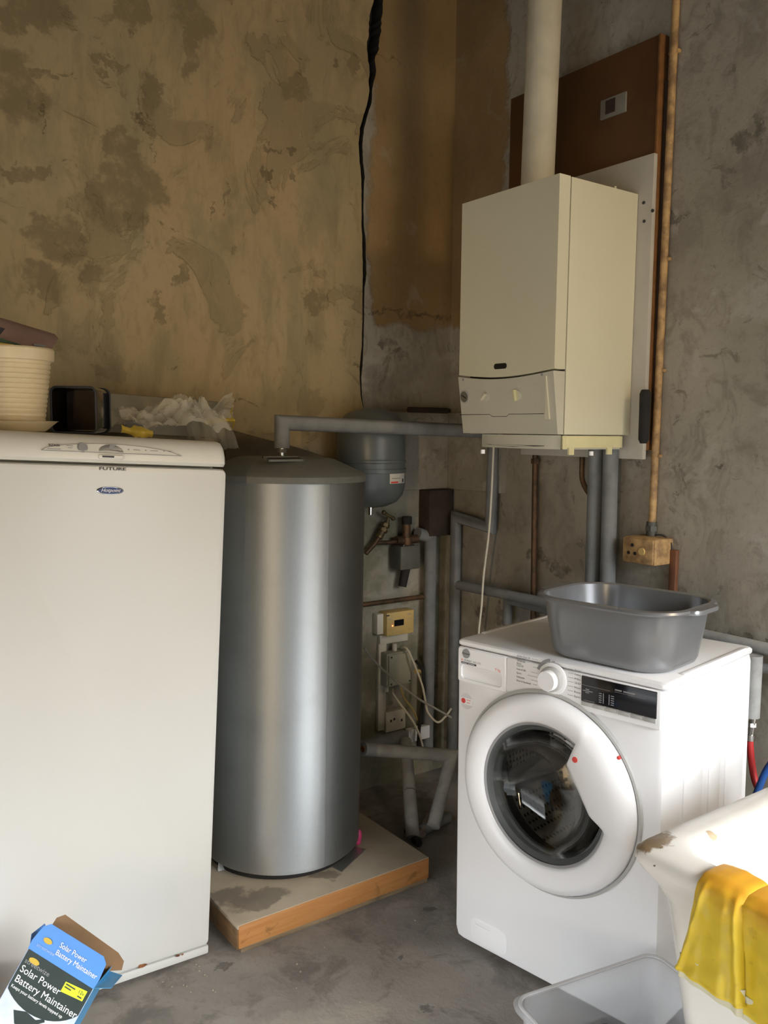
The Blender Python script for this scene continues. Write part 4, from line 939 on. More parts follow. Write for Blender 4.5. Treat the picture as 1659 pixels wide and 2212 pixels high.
# ================================================================== CARDBOARD BOXES AT LOWER LEFT
# tall thin printed carton leaning to the right; local x along the top edge, y up the face, z out of the face
bo_ = at(62, 2048, 'z', .345)
nrm = Vector((-.62, -.76, .20)).normalized()
def onp(px, py):
    d = (px-829.5)/FPX*CR - (py-1106)/FPX*CU + CF
    return CAMPOS + d*((bo_-CAMPOS).dot(nrm)/d.dot(nrm))
bx_x = (onp(202, 2136)-bo_); BWd = bx_x.length; bx_x.normalize(); bx_y = nrm.cross(bx_x)
BM_ = basis(bo_, bx_x, bx_y)
bxh = (bo_.z-.002+ (0))/max(.2, (bx_y.z)) - abs(bx_x.z)*BWd/max(.2, bx_y.z) 
sbx = thing('printed_carton', 'tall open blue and black printed carton with lime sticker, standing before the freezer', 'box', BM_)
BD = .085; hB = -bxh
mb = MB()
def sheet(mb, pts, t=.0009):
    pts = [Vector(p) for p in pts]; n = (pts[1]-pts[0]).cross(pts[2]-pts[0]).normalized()
    return mb.prism([p-n*t/2 for p in pts], n*t)
fr_panel = part('front_panel', sheet(MB(), [(0, 0, 0), (0, hB, 0), (BWd, hB, 0), (BWd, 0, 0)]), M['boxwhite'], sbx)
part('side_panel', sheet(MB(), [(0, 0, 0), (0, 0, -BD), (0, hB, -BD), (0, hB, 0)]), M['boxblue'], sbx)
part('side_panel', sheet(MB(), [(BWd, 0, 0), (BWd, hB, 0), (BWd, hB, -BD), (BWd, .012, -BD)]), M['boxcyan'], sbx)
part('back_panel', sheet(MB(), [(0, 0, -BD), (BWd, 0, -BD), (BWd, hB, -BD), (0, hB, -BD)]), M['browncard'], sbx)
part('base_panel', sheet(MB(), [(0, hB, 0), (BWd, hB, 0), (BWd, hB, -BD), (0, hB, -BD)]), M['browncard'], sbx)
# raised front flap with rounded corners
fl_ = [(0, 0, .0), (BWd+.004, 0, 0), (BWd+.006, .030, -.002), (BWd-.002, .056, -.004)] 
fl_ = [Vector((-.001, 0, .001)), Vector((BWd, 0, .001)), Vector((BWd+.002, .018, 0)), Vector((BWd-.002, .052, -.004)), Vector((BWd-.014, .062, -.005)), Vector((.016, .062, -.005)), Vector((.004, .050, -.004)), Vector((-.002, .018, 0))]
flap = part('front_flap', sheet(MB(), fl_), M['boxblue'], sbx)
part('back_flap', sheet(MB(), [(.0, 0, -BD), (BWd, 0, -BD), (BWd+.022, .012, -BD-.006), (BWd+.016, .026, -BD-.014), (BWd-.004, .034, -BD-.016), (.012, .042, -BD-.018), (.0, .030, -BD-.012)]), M['browncard'], sbx, label='raised brown inside of the back flap')
part('side_flap', sheet(MB(), [(BWd, 0, -.002), (BWd, 0, -BD), (BWd+.030, .010, -BD+.006), (BWd+.030, .014, -.010)]), M['boxcyan'], sbx)
part('side_flap', sheet(MB(), [(0, 0, -BD), (0, 0, -.004), (-.012, .02, -.012), (-.012, .018, -BD+.01)]), M['boxblue'], sbx)
zf = .0008
cir = [Vector((BWd*.42+.105*math.cos(a), -.012+.096*math.sin(a), zf)) for a in [PI+PI*k/24 for k in range(25)]]
cir = [Vector((max(0.001, min(BWd-.001, p.x)), min(-.0005, p.y), p.z)) for p in cir]
cir = [Vector((.001, -.0005, zf))] + cir + [Vector((BWd-.001, -.0005, zf))]
part('printed_panel', MB().prism(cir, (0, 0, .0003)), M['boxdark'], fr_panel, smooth=0)
tw = lambda x, y, z=zf+.0004: Matrix.Translation((x, y, z))
part('lettering', text_mb('Solar Power', .0215, tw(.006, -.047), .0002, width=BWd*.60), M['whiteink'], fr_panel)
part('lettering', text_mb('Battery Maintainer', .0215, tw(.006, -.069), .0002, width=BWd*.93), M['whiteink'], fr_panel)
part('lettering', text_mb('Keeps your battery levels topped up', .0095, tw(.006, -.082), .0002, width=BWd*.78), M['whiteink'], fr_panel)
mb = text_mb('streetwize', .014, tw(.006, -.027), .0002); part('lettering', mb, M['greyink'], fr_panel)
mb = MB().prism([Vector((.024+.012*math.cos(2*PI*k/24), -.016+.006*math.sin(2*PI*k/24), zf+.0004)) for k in range(24)], (0, 0, .0002))
part('oval_mark', mb, M['yellowcard'], fr_panel)
part('price_sticker', MB().prism([(BWd-.057, -.016, zf+.0005), (BWd-.008, -.010, zf+.0005), (BWd-.008, -.032, zf+.0005), (BWd-.057, -.038, zf+.0005)][::-1], (0, 0, .0003)), M['lime'], fr_panel)
part('lettering', text_mb('12v', .010, tw(BWd-.025, -.022, zf+.0010), .0002), M['ink'], fr_panel)
for x_, y_, w_ in ((-.054, -.0205, .022), (-.054, -.0265, .015), (-.022, -.029, .010)): part('small_print', dash(MB(), tw(BWd+x_, y_, zf+.001), w_, .0025, .0003), M['ink'], fr_panel)
# flap lettering follows the flap slope
fm_ = basis((0, .0, .0018), (1, 0, 0), (0, .052, -.004))
tf_ = lambda x, y: fm_ @ Matrix.Translation((x, y, .0005))
part('lettering', text_mb('Solar Power', .0155, tf_(BWd*.34, .034), .0002, width=BWd*.40), M['whiteink'], flap)
part('lettering', text_mb('Battery Maintainer', .0155, tf_(BWd*.34, .018), .0002, width=BWd*.62), M['whiteink'], flap)
mb = text_mb('streetwize', .010, tf_(.012, .013), .0002); part('lettering', mb, plain('pale_blue_print', (.35, .52, .80), .4), flap)
part('oval_mark', MB().prism([fm_ @ Vector((.028+.010*math.cos(2*PI*k/24), .032+.0055*math.sin(2*PI*k/24), .0005)) for k in range(24)], (0, 0, .0002)), M['yellowcard'], flap)
# pictured battery clamp on the front
part('printed_picture', MB().prism([(.035, -.118, zf), (.060, -.108, zf), (.085, -.112, zf), (.100, -.101, zf), (.104, -.106, zf), (.092, -.118, zf), (.098, -.135, zf), (.05, -.140, zf)][::-1], (0, 0, .0003)), M['boxdark'], fr_panel, smooth=0)
# brown parcel at the very edge
pb = at(15, 2140, 'z', .20)
mb = MB().loft([rrect(pb.x-.28, pb.x-.012, pb.y-.02, pb.y+.12, .03, z, 5) for z in (0, .01, .12)] + [rrect(pb.x-.27, pb.x-.022, pb.y-.01, pb.y+.11, .03, .19, 5), rrect(pb.x-.25, pb.x-.036, pb.y+.0, pb.y+.10, .025, .205, 5)])
solo('brown_parcel', mb, M['browncard'], 'brown cardboard parcel at the left edge beside the printed carton', 'parcel')

# ================================================================== ON TOP OF THE FREEZER
def ftop(px, y): # point on the freezer top at photo column px and world depth y
    q = at(px, 945, 'y', y); l = FM.inverted() @ q; l.z = 0
    yy = l.y; z = DT+.071 if yy < .06 else DT+.071-.005*(yy-.06)/.525
    return FM @ Vector((l.x, l.y, z+.0012))
pp = ftop(38, -.30)
sau = MB().lathe([(.062, 0), (.068, .004), (.094, .026), (.096, .026), (.092, .0245), (.066, .006), (.001, .0055)], pp, (0, 0, 1), 56, True, False)
solo('plant_saucer', sau, M['cream'], 'cream plastic saucer under the ribbed plant pot on the freezer', 'saucer')
po = pp + Vector((0, 0, .0062))
hs = [(.058, 0), (.061, .003)]
nr = 13
for k in range(nr):
    z = .006+k*.0118; r = .0615+.0160*z/.16
    hs += [(r, z), (r+.0018, z+.003), (r+.0018, z+.0075), (r, z+.0105)]
hs += [(.079, .164), (.085, .166), (.0865, .170), (.0865, .192), (.084, .196), (.080, .194), (.078, .170), (.058, .008), (.001, .006)]
solo('plant_pot', MB().lathe(hs, po, (.012, 0, 1), 64, True, False), M['cream'], 'ribbed cream plastic plant pot standing on its saucer on the freezer', 'plant pot', smooth=25)
cA = at(-30, 735, 'y', -.33); cB = at(111, 755, 'y', -.30); cC = at(126, 732, 'y', -.27); cD = at(-5, 693, 'y', -.30)
pk_ = thing('packet_in_pot', 'mauve and green seed carton lying tilted in the top of the cream plant pot', 'packet', loc=(cA+cB)/2)
part('carton', MB().prism([cA, cB, cC, cD], (.004, .045, .016)), M['mauve'], pk_, True)
gA, gB = at(0, 728, 'y', -.335), at(100, 752, 'y', -.32)
part('green_face', MB().prism([at(-5, 728, 'y', -.345), at(92, 760, 'y', -.345), at(85, 775, 'y', -.345), at(-5, 768, 'y', -.345)], (0, .03, 0)), M['green'], pk_, True)
part('printed_mark', MB().prism([cD+(cC-cD)*k+(cA-cD)*j+Vector((0, -.0006, 0)) for k, j in ((.02, .25), (.16, .25), (.14, .62), (.0, .62))], (0, -.0004, 0)), M['ink'], pk_, True)
part('small_print', dash(MB(), basis(cA+(cB-cA)*.72+Vector((0, -.0014, .003)), cB-cA, cD-cA), .03, .006), M['greyink'], pk_, True)
part('yellow_tab', MB().prism([at(-2, 740, 'y', -.36), at(30, 744, 'y', -.36), at(26, 756, 'y', -.36), at(-2, 756, 'y', -.36)], (0, .01, 0)), M['yellowcard'], pk_, True)
# smoked glass jar lying on its side, open end to the front
jp = ftop(178, -.22)
JM = Matrix.Translation(jp + Vector((0, 0, .066))) @ Matrix.Rotation(math.radians(-38), 4, 'Z')
jr = thing('smoked_glass_dish', 'smoked dark glass square dish standing on its side on the freezer', 'dish', JM)
jring = lambda h, y, r: [Vector((p.x, y, p.y)) for p in rrect(-h, h, -h, h, r, 0, 6)]
mb = MB().loft([jring(.060, -.055, .016), jring(.0605, -.050, .016), jring(.058, .045, .02), jring(.050, .055, .02), jring(.046, .050, .018), jring(.0535, .040, .017), jring(.056, -.050, .013), jring(.0565, -.055, .013), jring(.060, -.055, .016)], False, False)
part('glass', mb, M['smoked'], jr)
part('rim', MB().tube([*jring(.0585, -.0555, .0145), jring(.0585, -.0555, .0145)[0]], .003, 8), M['ink'], jr)
part('base_rim', MB().tube([*jring(.0585, .046, .018), jring(.0585, .046, .018)[0]], .0028, 8), M['ink'], jr)
mb = MB().loft([jring(.052, .028, .015), jring(.049, .040, .015)])
part('dark_lining', mb, M['timberdark'], jr)
# long wrapped card behind and plastic bag in front
w0 = at(232, 862, 'y', .05); w1 = at(500, 880, 'y', .05)
zt0 = ftop(240, .05).z
mb = MB().box((w0.x-.30, .01, zt0), (w1.x-.05, .07, w0.z), .006)
lc = FM.inverted() @ Vector((w1.x-.05, .04, zt0))
mb.xf(Matrix.Translation((w1.x-.05, .04, zt0)) @ Matrix.Rotation(.049, 4, 'Y') @ Matrix.Translation((-(w1.x-.05), -.04, -zt0)))
solo('wrapped_board', mb, M['palecard'], 'long pale wrapped board lying along the back of the freezer top', 'board')
mb = MB().box((-.0, -.01, 0), (.20, .012, .006), .001)
pq = at(160, 858, 'y', .04); pq.z = (zt0+.02)
bgt = thing('plastic_bag', 'crumpled clear plastic bag with yellow trim lying on the freezer', 'plastic bag', loc=ftop(390, -.10))
rnd = random.Random(5)
def bag_sheet(nx, ny, fn):
    vs = [fn(i/nx, j/ny) for j in range(ny+1) for i in range(nx+1)]
    fs = [(j*(nx+1)+i, j*(nx+1)+i+1, (j+1)*(nx+1)+i+1, (j+1)*(nx+1)+i) for j in range(ny) for i in range(nx)]
    return MB().add(vs, fs)
bq0 = ftop(268, -.20); bq1 = ftop(472, -.20)
bdir = (bq1-bq0); bln = bdir.length; bdir.normalize(); bn = Vector((-bdir.y, bdir.x, 0)).normalized()
def crump(p, a): return a*(abs(mnoise.noise(p*9))*1.3+.8*abs(mnoise.noise(p*21+Vector((3, 1, 7))))+.25*abs(mnoise.noise(p*44)))
def bagf(u, v):
    s_ = u; d = (v-.35)*.34
    h = .085*math.sin(PI*min(1, max(0, v*.93+.03)))**.6*(.55+.65*math.exp(-((u-.62)/.3)**2))*(1 if u < .9 else 1-(u-.9)*4)
    rad = mnoise.noise(Vector((math.atan2(v-.45, u-.78)*3.2, 2.3, 0)))        # gathers radiating from the knot
    p = bq0 + bdir*(s_*bln*1.03) + bn*d
    h = h*(1+.55*rad) + crump(p, .035)
    if u > .93: h -= (u-.93)*.9
    return p + Vector((0, 0, max(.001, h) if u < .95 else h+.004))
bag = part('bag_film', bag_sheet(70, 44, bagf), M['film'], bgt, True, smooth=14)
mb = MB()
def trimf(px0, py0, px1, py1, wv, yv):
    a, b = at(px0, py0, 'y', yv), at(px1, py1, 'y', yv)
    def f(u, v):
        p = a + (b-a)*u + Vector((0, 0, (v-.5)*wv*(1+.35*mnoise.noise(Vector((u*6, 1, px0))))))
        return p + Vector((0, .014*mnoise.noise(p*40)-.01*math.sin(PI*v), .012*mnoise.noise(p*30+Vector((5, 0, 0)))))
    return bag_sheet(24, 6, f)
part('yellow_trim', trimf(262, 928, 330, 938, .024, -.27), M['film_yellow'], bgt, True, label='yellow plastic strip of the bag')
part('yellow_trim', trimf(440, 915, 505, 908, .014, -.02), M['film_yellow'], bgt, True)
part('yellow_trim', trimf(498, 880, 504, 920, .03, -.02), M['film_yellow'], bgt, True)
def neckf(u, v):
    a = at(425, 905, 'y', -.05); b = at(503, 880, 'y', -.02)
    p = a+(b-a)*u + Vector((0, 0, (v-.5)*(.02+.075*u)))
    return p + Vector((0, .03*mnoise.noise(Vector((v*7, u*2, 1))), .016*mnoise.noise(p*28)))
part('bag_neck', bag_sheet(24, 20, neckf), M['film'], bgt, True, smooth=30)
# brown cardboard standing behind the cylinder
dk = [at(488, 925, 'y', .09), at(560, 945, 'y', .09), at(640, 966, 'y', .09), at(700, 985, 'y', .09), at(700, 1120, 'y', .09), at(488, 1120, 'y', .09)]
solo('brown_cardboard_sheet', MB().prism(dk, (0, .006, 0)), M['darkcard'], 'brown cardboard sheet standing against the wall behind the galvanised cylinder', 'cardboard')

# ================================================================== PIPES AND FITTINGS IN THE CORNER
LR = .025
# horizontal lagged pipe from above the cylinder to behind the boiler
yv = -.152
a = at(609, 968, 'y', yv); b = at(609, 913, 'y', yv); c = at(1000, 930, 'y', yv); c = b + (c-b)*1.25
lp = thing('lagged_overhead_pipe', 'grey foam lagged pipe crossing from above the cylinder top to the boiler', 'pipe', loc=a)
part('lagging', MB().tube([a, b, c], .024, 20), M['lag'], lp, True)
cpz = 1.335
part('nickel_fitting', MB().cyl((a.x, a.y, a.z-.03), (a.x, a.y, a.z+.002), .008, n=12).cyl((a.x, a.y, a.z-.014), (a.x, a.y, a.z-.002), .014, n=6), M['chrome'], lp, True, label='small nickel fitting')
# expansion vessel
ev0 = at(800, 1098, 'y', 0.015); evt = at(800, 882, 'y', 0.015); exr = .126
ev = thing('expansion_vessel', 'grey painted round-bottomed expansion vessel hanging behind the galvanised cylinder', 'expansion vessel', loc=ev0)
H_ = evt.z-ev0.z
prof = [(.004, 0), (.06, .010), (.095, .026), (.116, .050), (exr, .085), (exr, H_*.46), (exr+.003, H_*.46+.003), (exr+.003, H_*.46+.011), (exr, H_*.46+.014), (exr, H_-.075), (.116, H_-.045), (.09, H_-.02), (.05, H_-.005), (.004, H_)]
part('shell', MB().lathe(prof, ev0, (0, 0, 1), 72), M['tank'], ev, True)
mb = MB(); d_ = (CAMPOS-ev0); an0 = math.atan2(d_.y, d_.x)
def vs(px, py):
    # point on the vessel surface seen at a photo point
    d = (px-829.5)/FPX*CR - (py-1106)/FPX*CU + CF
    o = CAMPOS-ev0; A = d.x*d.x+d.y*d.y; B = o.x*d.x+o.y*d.y; Cc = o.x*o.x+o.y*o.y-(exr+.001)**2
    t = (-B-math.sqrt(max(0, B*B-A*Cc)))/A; return CAMPOS+d*t
p_a, p_b = vs(842, 1023), vs(873, 1043)
a0 = math.atan2(p_a.y-ev0.y, p_a.x-ev0.x); a1 = math.atan2(p_b.y-ev0.y, p_b.x-ev0.x); 
if a1 < a0-PI: a1 += 2*PI
def cylpatch(a0, a1, z0, z1, r, n=10):
    vs_ = [Vector((ev0.x+r*math.cos(a0+(a1-a0)*k/n), ev0.y+r*math.sin(a0+(a1-a0)*k/n), z)) for k in range(n+1) for z in (z0, z1)]
    return MB().add(vs_, [(2*k, 2*k+2, 2*k+3, 2*k+1) for k in range(n)])
lb = part('label_plate', cylpatch(a0, a1, p_b.z, p_a.z, exr+.0015), plain('label_white', (.55, .53, .46), .5), ev, True, label='small white label with red print')
part('red_print', cylpatch(a0+(a1-a0)*.06, a0+(a1-a0)*.45, p_b.z+.002, p_b.z+.0075, exr+.0022), M['red'], lb, True)
part('dark_print', MB().add(*(lambda m: (m.v, [tuple(f) for f in m.f]))(cylpatch(a0+(a1-a0)*.74, a0+(a1-a0)*.86, p_b.z+.004, p_b.z+.016, exr+.0022))).add(*(lambda m: (m.v, m.f))(cylpatch(a0+(a1-a0)*.1, a0+(a1-a0)*.6, p_b.z+.018, p_b.z+.0195, exr+.0022))), M['ink'], lb, True)
part('strap', MB().lathe([(exr+.002, H_*.46-.035), (exr+.004, H_*.46-.034), (exr+.004, H_*.46-.020), (exr+.002, H_*.46-.019)], ev0, (0, 0, 1), 72), M['tank'], ev, True)
part('air_valve', MB().cyl((ev0.x-.02, ev0.y-.03, ev0.z-.02), (ev0.x-.02, ev0.y-.03, ev0.z+.01), .009, n=12), M['chrome'], ev, True)
part('wall_bracket', MB().box((ev0.x-.02, LW-.032, ev0.z+.18), (ev0.x+.02, LW-.028, ev0.z+.28)).box((ev0.x-.02, ev0.y+exr-.004, ev0.z+.2), (ev0.x+.02, LW-.03, ev0.z+.215)), M['tank'], ev, True)
# strip at the crack's foot
q0, q1 = at(880, 885, 'y', LW-.035), at(985, 888, 'y', LW-.035)
solo('dark_wall_pipe', MB().cyl((q0.x, LW-.043, q0.z), (RW-.05, LW-.043, q0.z), .011, n=14), M['timberdark'], 'thin dark pipe along the wall just under the long crack, left of the boiler', 'pipe')
# brass stop tap and air vent under the vessel
yw = LW-.045
T = lambda px, py, y=yw: at(px, py, 'y', y)
tp = thing('stop_tap', 'tarnished brass stop tap on a slanting pipe under the grey vessel', 'tap', loc=T(800, 1180))
part('pipe', MB().tube([T(790, 1196), T(808, 1176), T(820, 1158)], .009, 12).tube([T(812, 1172), T(835, 1172), T(868, 1168)], .0085, 12), M['oldcopper'], tp, True)
part('valve_body', MB().cyl(T(818, 1162), T(836, 1128), .015, .012, 16).cyl(T(826, 1148), T(829, 1142), .019, n=6).cyl(T(831, 1138), T(834, 1131), .017, n=6).cyl(T(836, 1130), T(839, 1118), .006, n=10), M['brass'], tp, True)
part('tap_handle', MB().cyl(T(828, 1107), T(850, 1120), .0065, n=10).sphere(T(829, 1107), .009).sphere(T(849, 1120), .009), M['brass'], tp, True)
zv = thing('zone_valve', 'grey motorised valve with tarnished copper tee, right of the brass tap', 'valve', loc=T(878, 1230))
part('tee', MB().cyl(T(878, 1170), T(878, 1122), .017, n=18).cyl(T(855, 1168), T(900, 1164), .017, n=18).cyl(T(878, 1176), T(878, 1160), .022, n=18), M['oldcopper'], zv, True)
part('cap', MB().cyl(T(879, 1132), T(879, 1116), .020, n=18), M['lag_black'], zv, True)
va, vb2 = T(856, 1180, yw-.02), T(906, 1226, yw-.02)
part('motor_head', MB().box((va.x+.008, yw-.040, vb2.z), (vb2.x-.012, yw+.028, va.z), .006), plain('dull_dark_grey_casing', (.10, .10, .085), .6, var=.2), zv, True)
part('screw', MB().cyl(T(872, 1177, yw-.03), T(872, 1182, yw-.03), .005, n=8).cyl(T(897, 1176, yw-.03), T(897, 1181, yw-.03), .005, n=8), M['chrome'], zv, True)
bf0, bf1 = T(877, 1226), T(869, 1267)
solo('black_pipe_stub', MB().cyl(bf0, bf1, .018, .016, 20).cyl(bf0, bf0+Vector((0, .06, 0)), .012, n=10), M['lag_black'], 'short black foam sleeve hanging below the grey valve', 'sleeve')
# dark timber in the very corner
t0, t1 = at(925, 1056, 'y', LW-.06), at(970, 1150, 'y', LW-.06)
solo('corner_timber', MB().box((t0.x, LW-.07, t1.z-.01), (RW-.035, LW-.001, bz-.001), .004), M['timberdark'], 'dark timber block in the corner under the plaster ledge', 'timber')
# vertical lagged pipes either side of the corner
v0, v1 = T(930, 1160), T(938, 1612)
c1_ = T(892, 1155); 
solo('lagged_corner_pipe', MB().tube([T(902, 1152), v0 + Vector((0, 0, .0)), Vector((v0.x, v0.y, .10))], .024, 20), M['lag'], 'grey lagged upright pipe left of the corner, bent over beside the grey valve', 'pipe')
xw = RW-.045
X = lambda px, py, x=xw: at(px, py, 'x', x)
r0, r1 = X(985, 1145), X(985, 1480)
loop = [Vector((xw, X(1065, 985).y, 1.36)), Vector((xw, X(1062, 1050).y, X(1062, 1140).z)), Vector((xw, r0.y, X(985, 1117).z)), Vector((xw, r0.y, .08))]
solo('lagged_looped_pipe', MB().tube(loop, .022, 20), M['lag'], 'grey lagged pipe looping from the boiler down and along into the corner', 'pipe')
hx0, hx1 = X(985, 1262), X(1195, 1306)
hz = [Vector((xw-.045, hx0.y+.02, hx0.z)), Vector((xw-.045, hx1.y, hx1.z))]
solo('lagged_wall_pipe', MB().tube([Vector((xw-.045, X(990, 1264, xw-.045).y, X(990, 1264, xw-.045).z)), X(1215, 1309, xw-.045)], .018, 18), M['lag'], 'grey lagged pipe running low along the right wall behind the thin white cable', 'pipe')
b0_ = X(1096, 1325); 
solo('lagged_branch_pipe', MB().tube([Vector((xw, X(1097, 1300).y, .70)), Vector((xw, X(1097, 1300).y, X(1110, 1298).z)), X(1215, 1325)], .018, 18), M['lag'], 'short lower lagged pipe with an elbow, just above the washing machine', 'pipe')
# copper pipes and the pair of big lagged pipes below the boiler
cz0 = X(1149, 1340)
solo('copper_pipe', MB().cyl((xw+.01, cz0.y, .60), (xw+.01, X(1152, 985).y, 1.361), .011, n=16).cyl((xw+.01, X(1152, 1000).y, 1.30), (xw+.01, X(1152, 1000).y, 1.318), .016, n=6), M['oldcopper'], 'tarnished copper pipe dropping from the boiler, right of the thin white cable', 'pipe')
solo('bent_copper_pipe', MB().hose([X(1258, 985), X(1257, 1020), X(1259, 1040), X(1270, 1062), X(1284, 1075)], .009, 12), M['oldcopper'], 'short bent copper pipe beside the two big lagged pipes', 'pipe')
gp = 'pair of big lagged pipes under the boiler'
for px0, px1, lab in ((1287, 1281, 'left of the two big grey lagged pipes below the boiler'), (1319, 1315, 'right of the two big grey lagged pipes below the boiler')):
    A = at(px0, 990, 'x', -.07); B = at(px1, 1270, 'x', -.07)
    solo('lagged_pipe', MB().cyl((-.07, A.y, 1.361), (-.07, B.y, .45), .0245, n=24), M['lag'], lab, 'pipe', gp)
# right hand low pipe and hose connections behind the machine
h0, h1 = X(1520, 1372), X(1659, 1401)
solo('low_wall_pipe', MB().tube([Vector((xw, h0.y+.25, h0.z)), Vector((xw, h1.y-.3, h1.z))], .017, 18), M['lag_light'], 'grey lagged pipe on the right wall behind the washing-up bowl', 'pipe')
solo('lower_wall_pipe', MB().tube([Vector((xw, h0.y+.1, h0.z-.055)), Vector((xw, h1.y-.3, h1.z-.055))], .014, 16), M['lag'], 'dark grey pipe just below the lagged pipe at the right edge', 'pipe')
xs_ = RW-.07
s0_, s1_ = at(1629, 1415, 'x', xs_), at(1628, 1550, 'x', xs_)
sp = thing('lagged_stub_pipe', 'short grey lagged upright pipe behind the right side of the washing machine', 'pipe', loc=s1_)
part('lagging', MB().cyl((xs_, s0_.y, s1_.z), (xs_, s0_.y, s0_.z), .023, n=22), M['lag_light'], sp, True)
vv = at(1625, 1560, 'x', xs_); v2 = at(1626, 1600, 'x', xs_)
part('hose_valve', MB().cyl(s1_+Vector((0, 0, .002)), (xs_, s0_.y, v2.z), .010, n=14).cyl((xs_, s0_.y, vv.z-.012), (xs_, s0_.y, vv.z), .017, n=6).cyl((xs_, s0_.y, v2.z), (xs_, s0_.y, v2.z+.016), .015, n=12), M['chrome'], sp, True, label='nickel hose valve')
solo('red_hose', MB().hose([Vector((xs_, s0_.y, v2.z)), at(1623, 1640, 'x', xs_), at(1632, 1690, 'x', xs_), at(1655, 1730, 'x', xs_), at(1690, 1790, 'x', xs_), Vector((xs_, at(1700, 1800, 'x', xs_).y, .02))], .0095, 12), M['redhose'], 'red rubber inlet hose hanging from the nickel valve at the right', 'hose')
solo('blue_hose', MB().hose([at(1690, 1620, 'x', xs_-.02), at(1658, 1660, 'x', xs_-.02), at(1640, 1700, 'x', xs_-.02), at(1622, 1745, 'x', xs_-.02), at(1600, 1800, 'x', xs_-.02)], .0095, 12), M['bluehose'], 'blue rubber hose crossing behind the red hose at the right edge', 'hose')
# white cord from the boiler
w_ = [at(1066, 978, 'x', -.16), at(1062, 1060, 'x', -.15), at(1056, 1150, 'x', -.14), at(1045, 1240, 'x', -.13), at(1040, 1310, 'x', -.12), at(1034, 1368, 'x', -.12), at(1030, 1450, 'x', -.12)]
w_[0].z = 1.361
solo('flex_cable', MB().hose(w_, .0042, 10), M['white_cable'], 'thin white cable hanging from the boiler down behind the washing machine', 'cable')
# programmer, trunking, junction box
q0, q1 = T(835, 1325, LW-.055), T(893, 1366, LW-.055)
pt = T(888, 1321, LW-.055)
tm = thing('heating_programmer', 'yellowed heating programmer with small dark screen and lit red light on the left wall', 'programmer', loc=((q0.x+q1.x)/2, LW, q1.z))
pz1 = (q0.z+pt.z)/2+.004
part('back_plate', MB().box((q0.x-.028, LW-.034, q1.z+.006), (q0.x+.03, LW-.0005, pz1-.006), .003), M['white_cable'], tm, True)
bdy = part('body', MB().box((q0.x, LW-.058, q1.z), (q1.x, LW-.002, pz1), .004), M['thermo'], tm, True)
yf = LW-.0585
sc0, sc1 = T(852, 1340, yf), T(872, 1350, yf)
part('screen', MB().box((sc0.x, yf-.001, sc1.z), (sc1.x, yf+.004, sc0.z)), M['gloss_black'], bdy, True)
em = bpy.data.materials.new('lit_indicator'); em.use_nodes = True; eb = em.node_tree.nodes['Principled BSDF']
eb.inputs['Base Color'].default_value = (.8, .1, .03, 1); eb.inputs['Emission Color'].default_value = (1, .18, .05, 1); eb.inputs['Emission Strength'].default_value = 6
ld = T(848, 1352, yf); part('indicator_light', MB().sphere((ld.x, yf, ld.z), .0028), em, bdy, True, label='lit red indicator light')
for px, py, w_, h_ in ((835, 1329, .014, .005), (880, 1326, .018, .003), (881, 1336, .014, .002), (838, 1338, .02, .002), (882, 1358, .010, .002), (862, 1362, .006, .002)):
    q = T(px, py, yf); part('small_print', dash(MB(), basis((q.x, yf-.0002, q.z-h_), (1, 0, 0), (0, 0, 1)), w_, h_), M['ink'] if h_ > .004 else M['midgrey'], bdy, True)
j0, j1 = T(818, 1372, LW-.012), T(878, 1382, LW-.012)
solo('white_wall_strip', MB().box((j0.x, LW-.022, j1.z), (j1.x, LW-.0005, j0.z), .002), M['white_cable'], 'short white strip on the wall just below the yellowed programmer', 'strip')
k0, k1 = T(816, 1390, LW-.01), T(829, 1575, LW-.01)
solo('white_trunking', MB().box((k0.x, LW-.018, k1.z), (k1.x+.004, LW-.0005, k0.z), .002), M['white_cable'], 'upright white cable trunking below the yellowed programmer', 'trunking')
n0, n1 = T(842, 1412, LW-.06), T(888, 1476, LW-.06)
jb = thing('junction_box', 'square grey-white junction box with cables on the left wall', 'junction box', loc=((n0.x+n1.x)/2, LW, n1.z))
jbz = n0.z-.001
jbx = part('box', MB().box((n0.x-.012, LW-.058, n1.z), (n1.x, LW-.0005, jbz), .004), plain('junction_box_grey', (.33, .33, .26), .55, var=.1), jb, True)
part('lid', MB().box((n0.x-.006, LW-.066, n1.z+.006), (n1.x-.004, LW-.057, jbz-.006), .004), plain('junction_lid', (.37, .37, .29), .5, var=.08), jb, True)
mb = MB()
for x in (n0.x+.004, n1.x-.012):
    for z in (n1.z+.014, jbz-.014): mb.cyl((x, LW-.0675, z), (x, LW-.065, z), .004, n=10)
part('screw', mb, M['ink'], jb, True)
part('gland', MB().cyl((n0.x+.045, LW-.03, jbz-.002), (n0.x+.045, LW-.03, jbz+.028), .010, n=12), M['white_cable'], jb, True)
part('gland', MB().cyl((n0.x+.008, LW-.03, n1.z-.024), (n0.x+.008, LW-.03, n1.z+.002), .009, n=12), M['white_cable'], jb, True)
u0, u1 = T(831, 1538, LW-.02), T(873, 1566, LW-.02)
ps = thing('wall_socket', 'pale surface socket low on the left wall below the junction box', 'socket', loc=((u0.x+u1.x)/2, LW, u1.z))
part('plate', MB().box((u0.x, LW-.030, u1.z-.01), (u1.x, LW-.0005, u0.z), .003), M['white_cable'], ps, True)
mb = MB()
for px, py in ((845, 1557), (852, 1553), (868, 1555)):
    q = T(px, py, LW-.031); mb.box((q.x-.004, LW-.0308, q.z-.006), (q.x+.004, LW-.0295, q.z+.004))
part('pin_hole', mb, M['black'], ps, True)
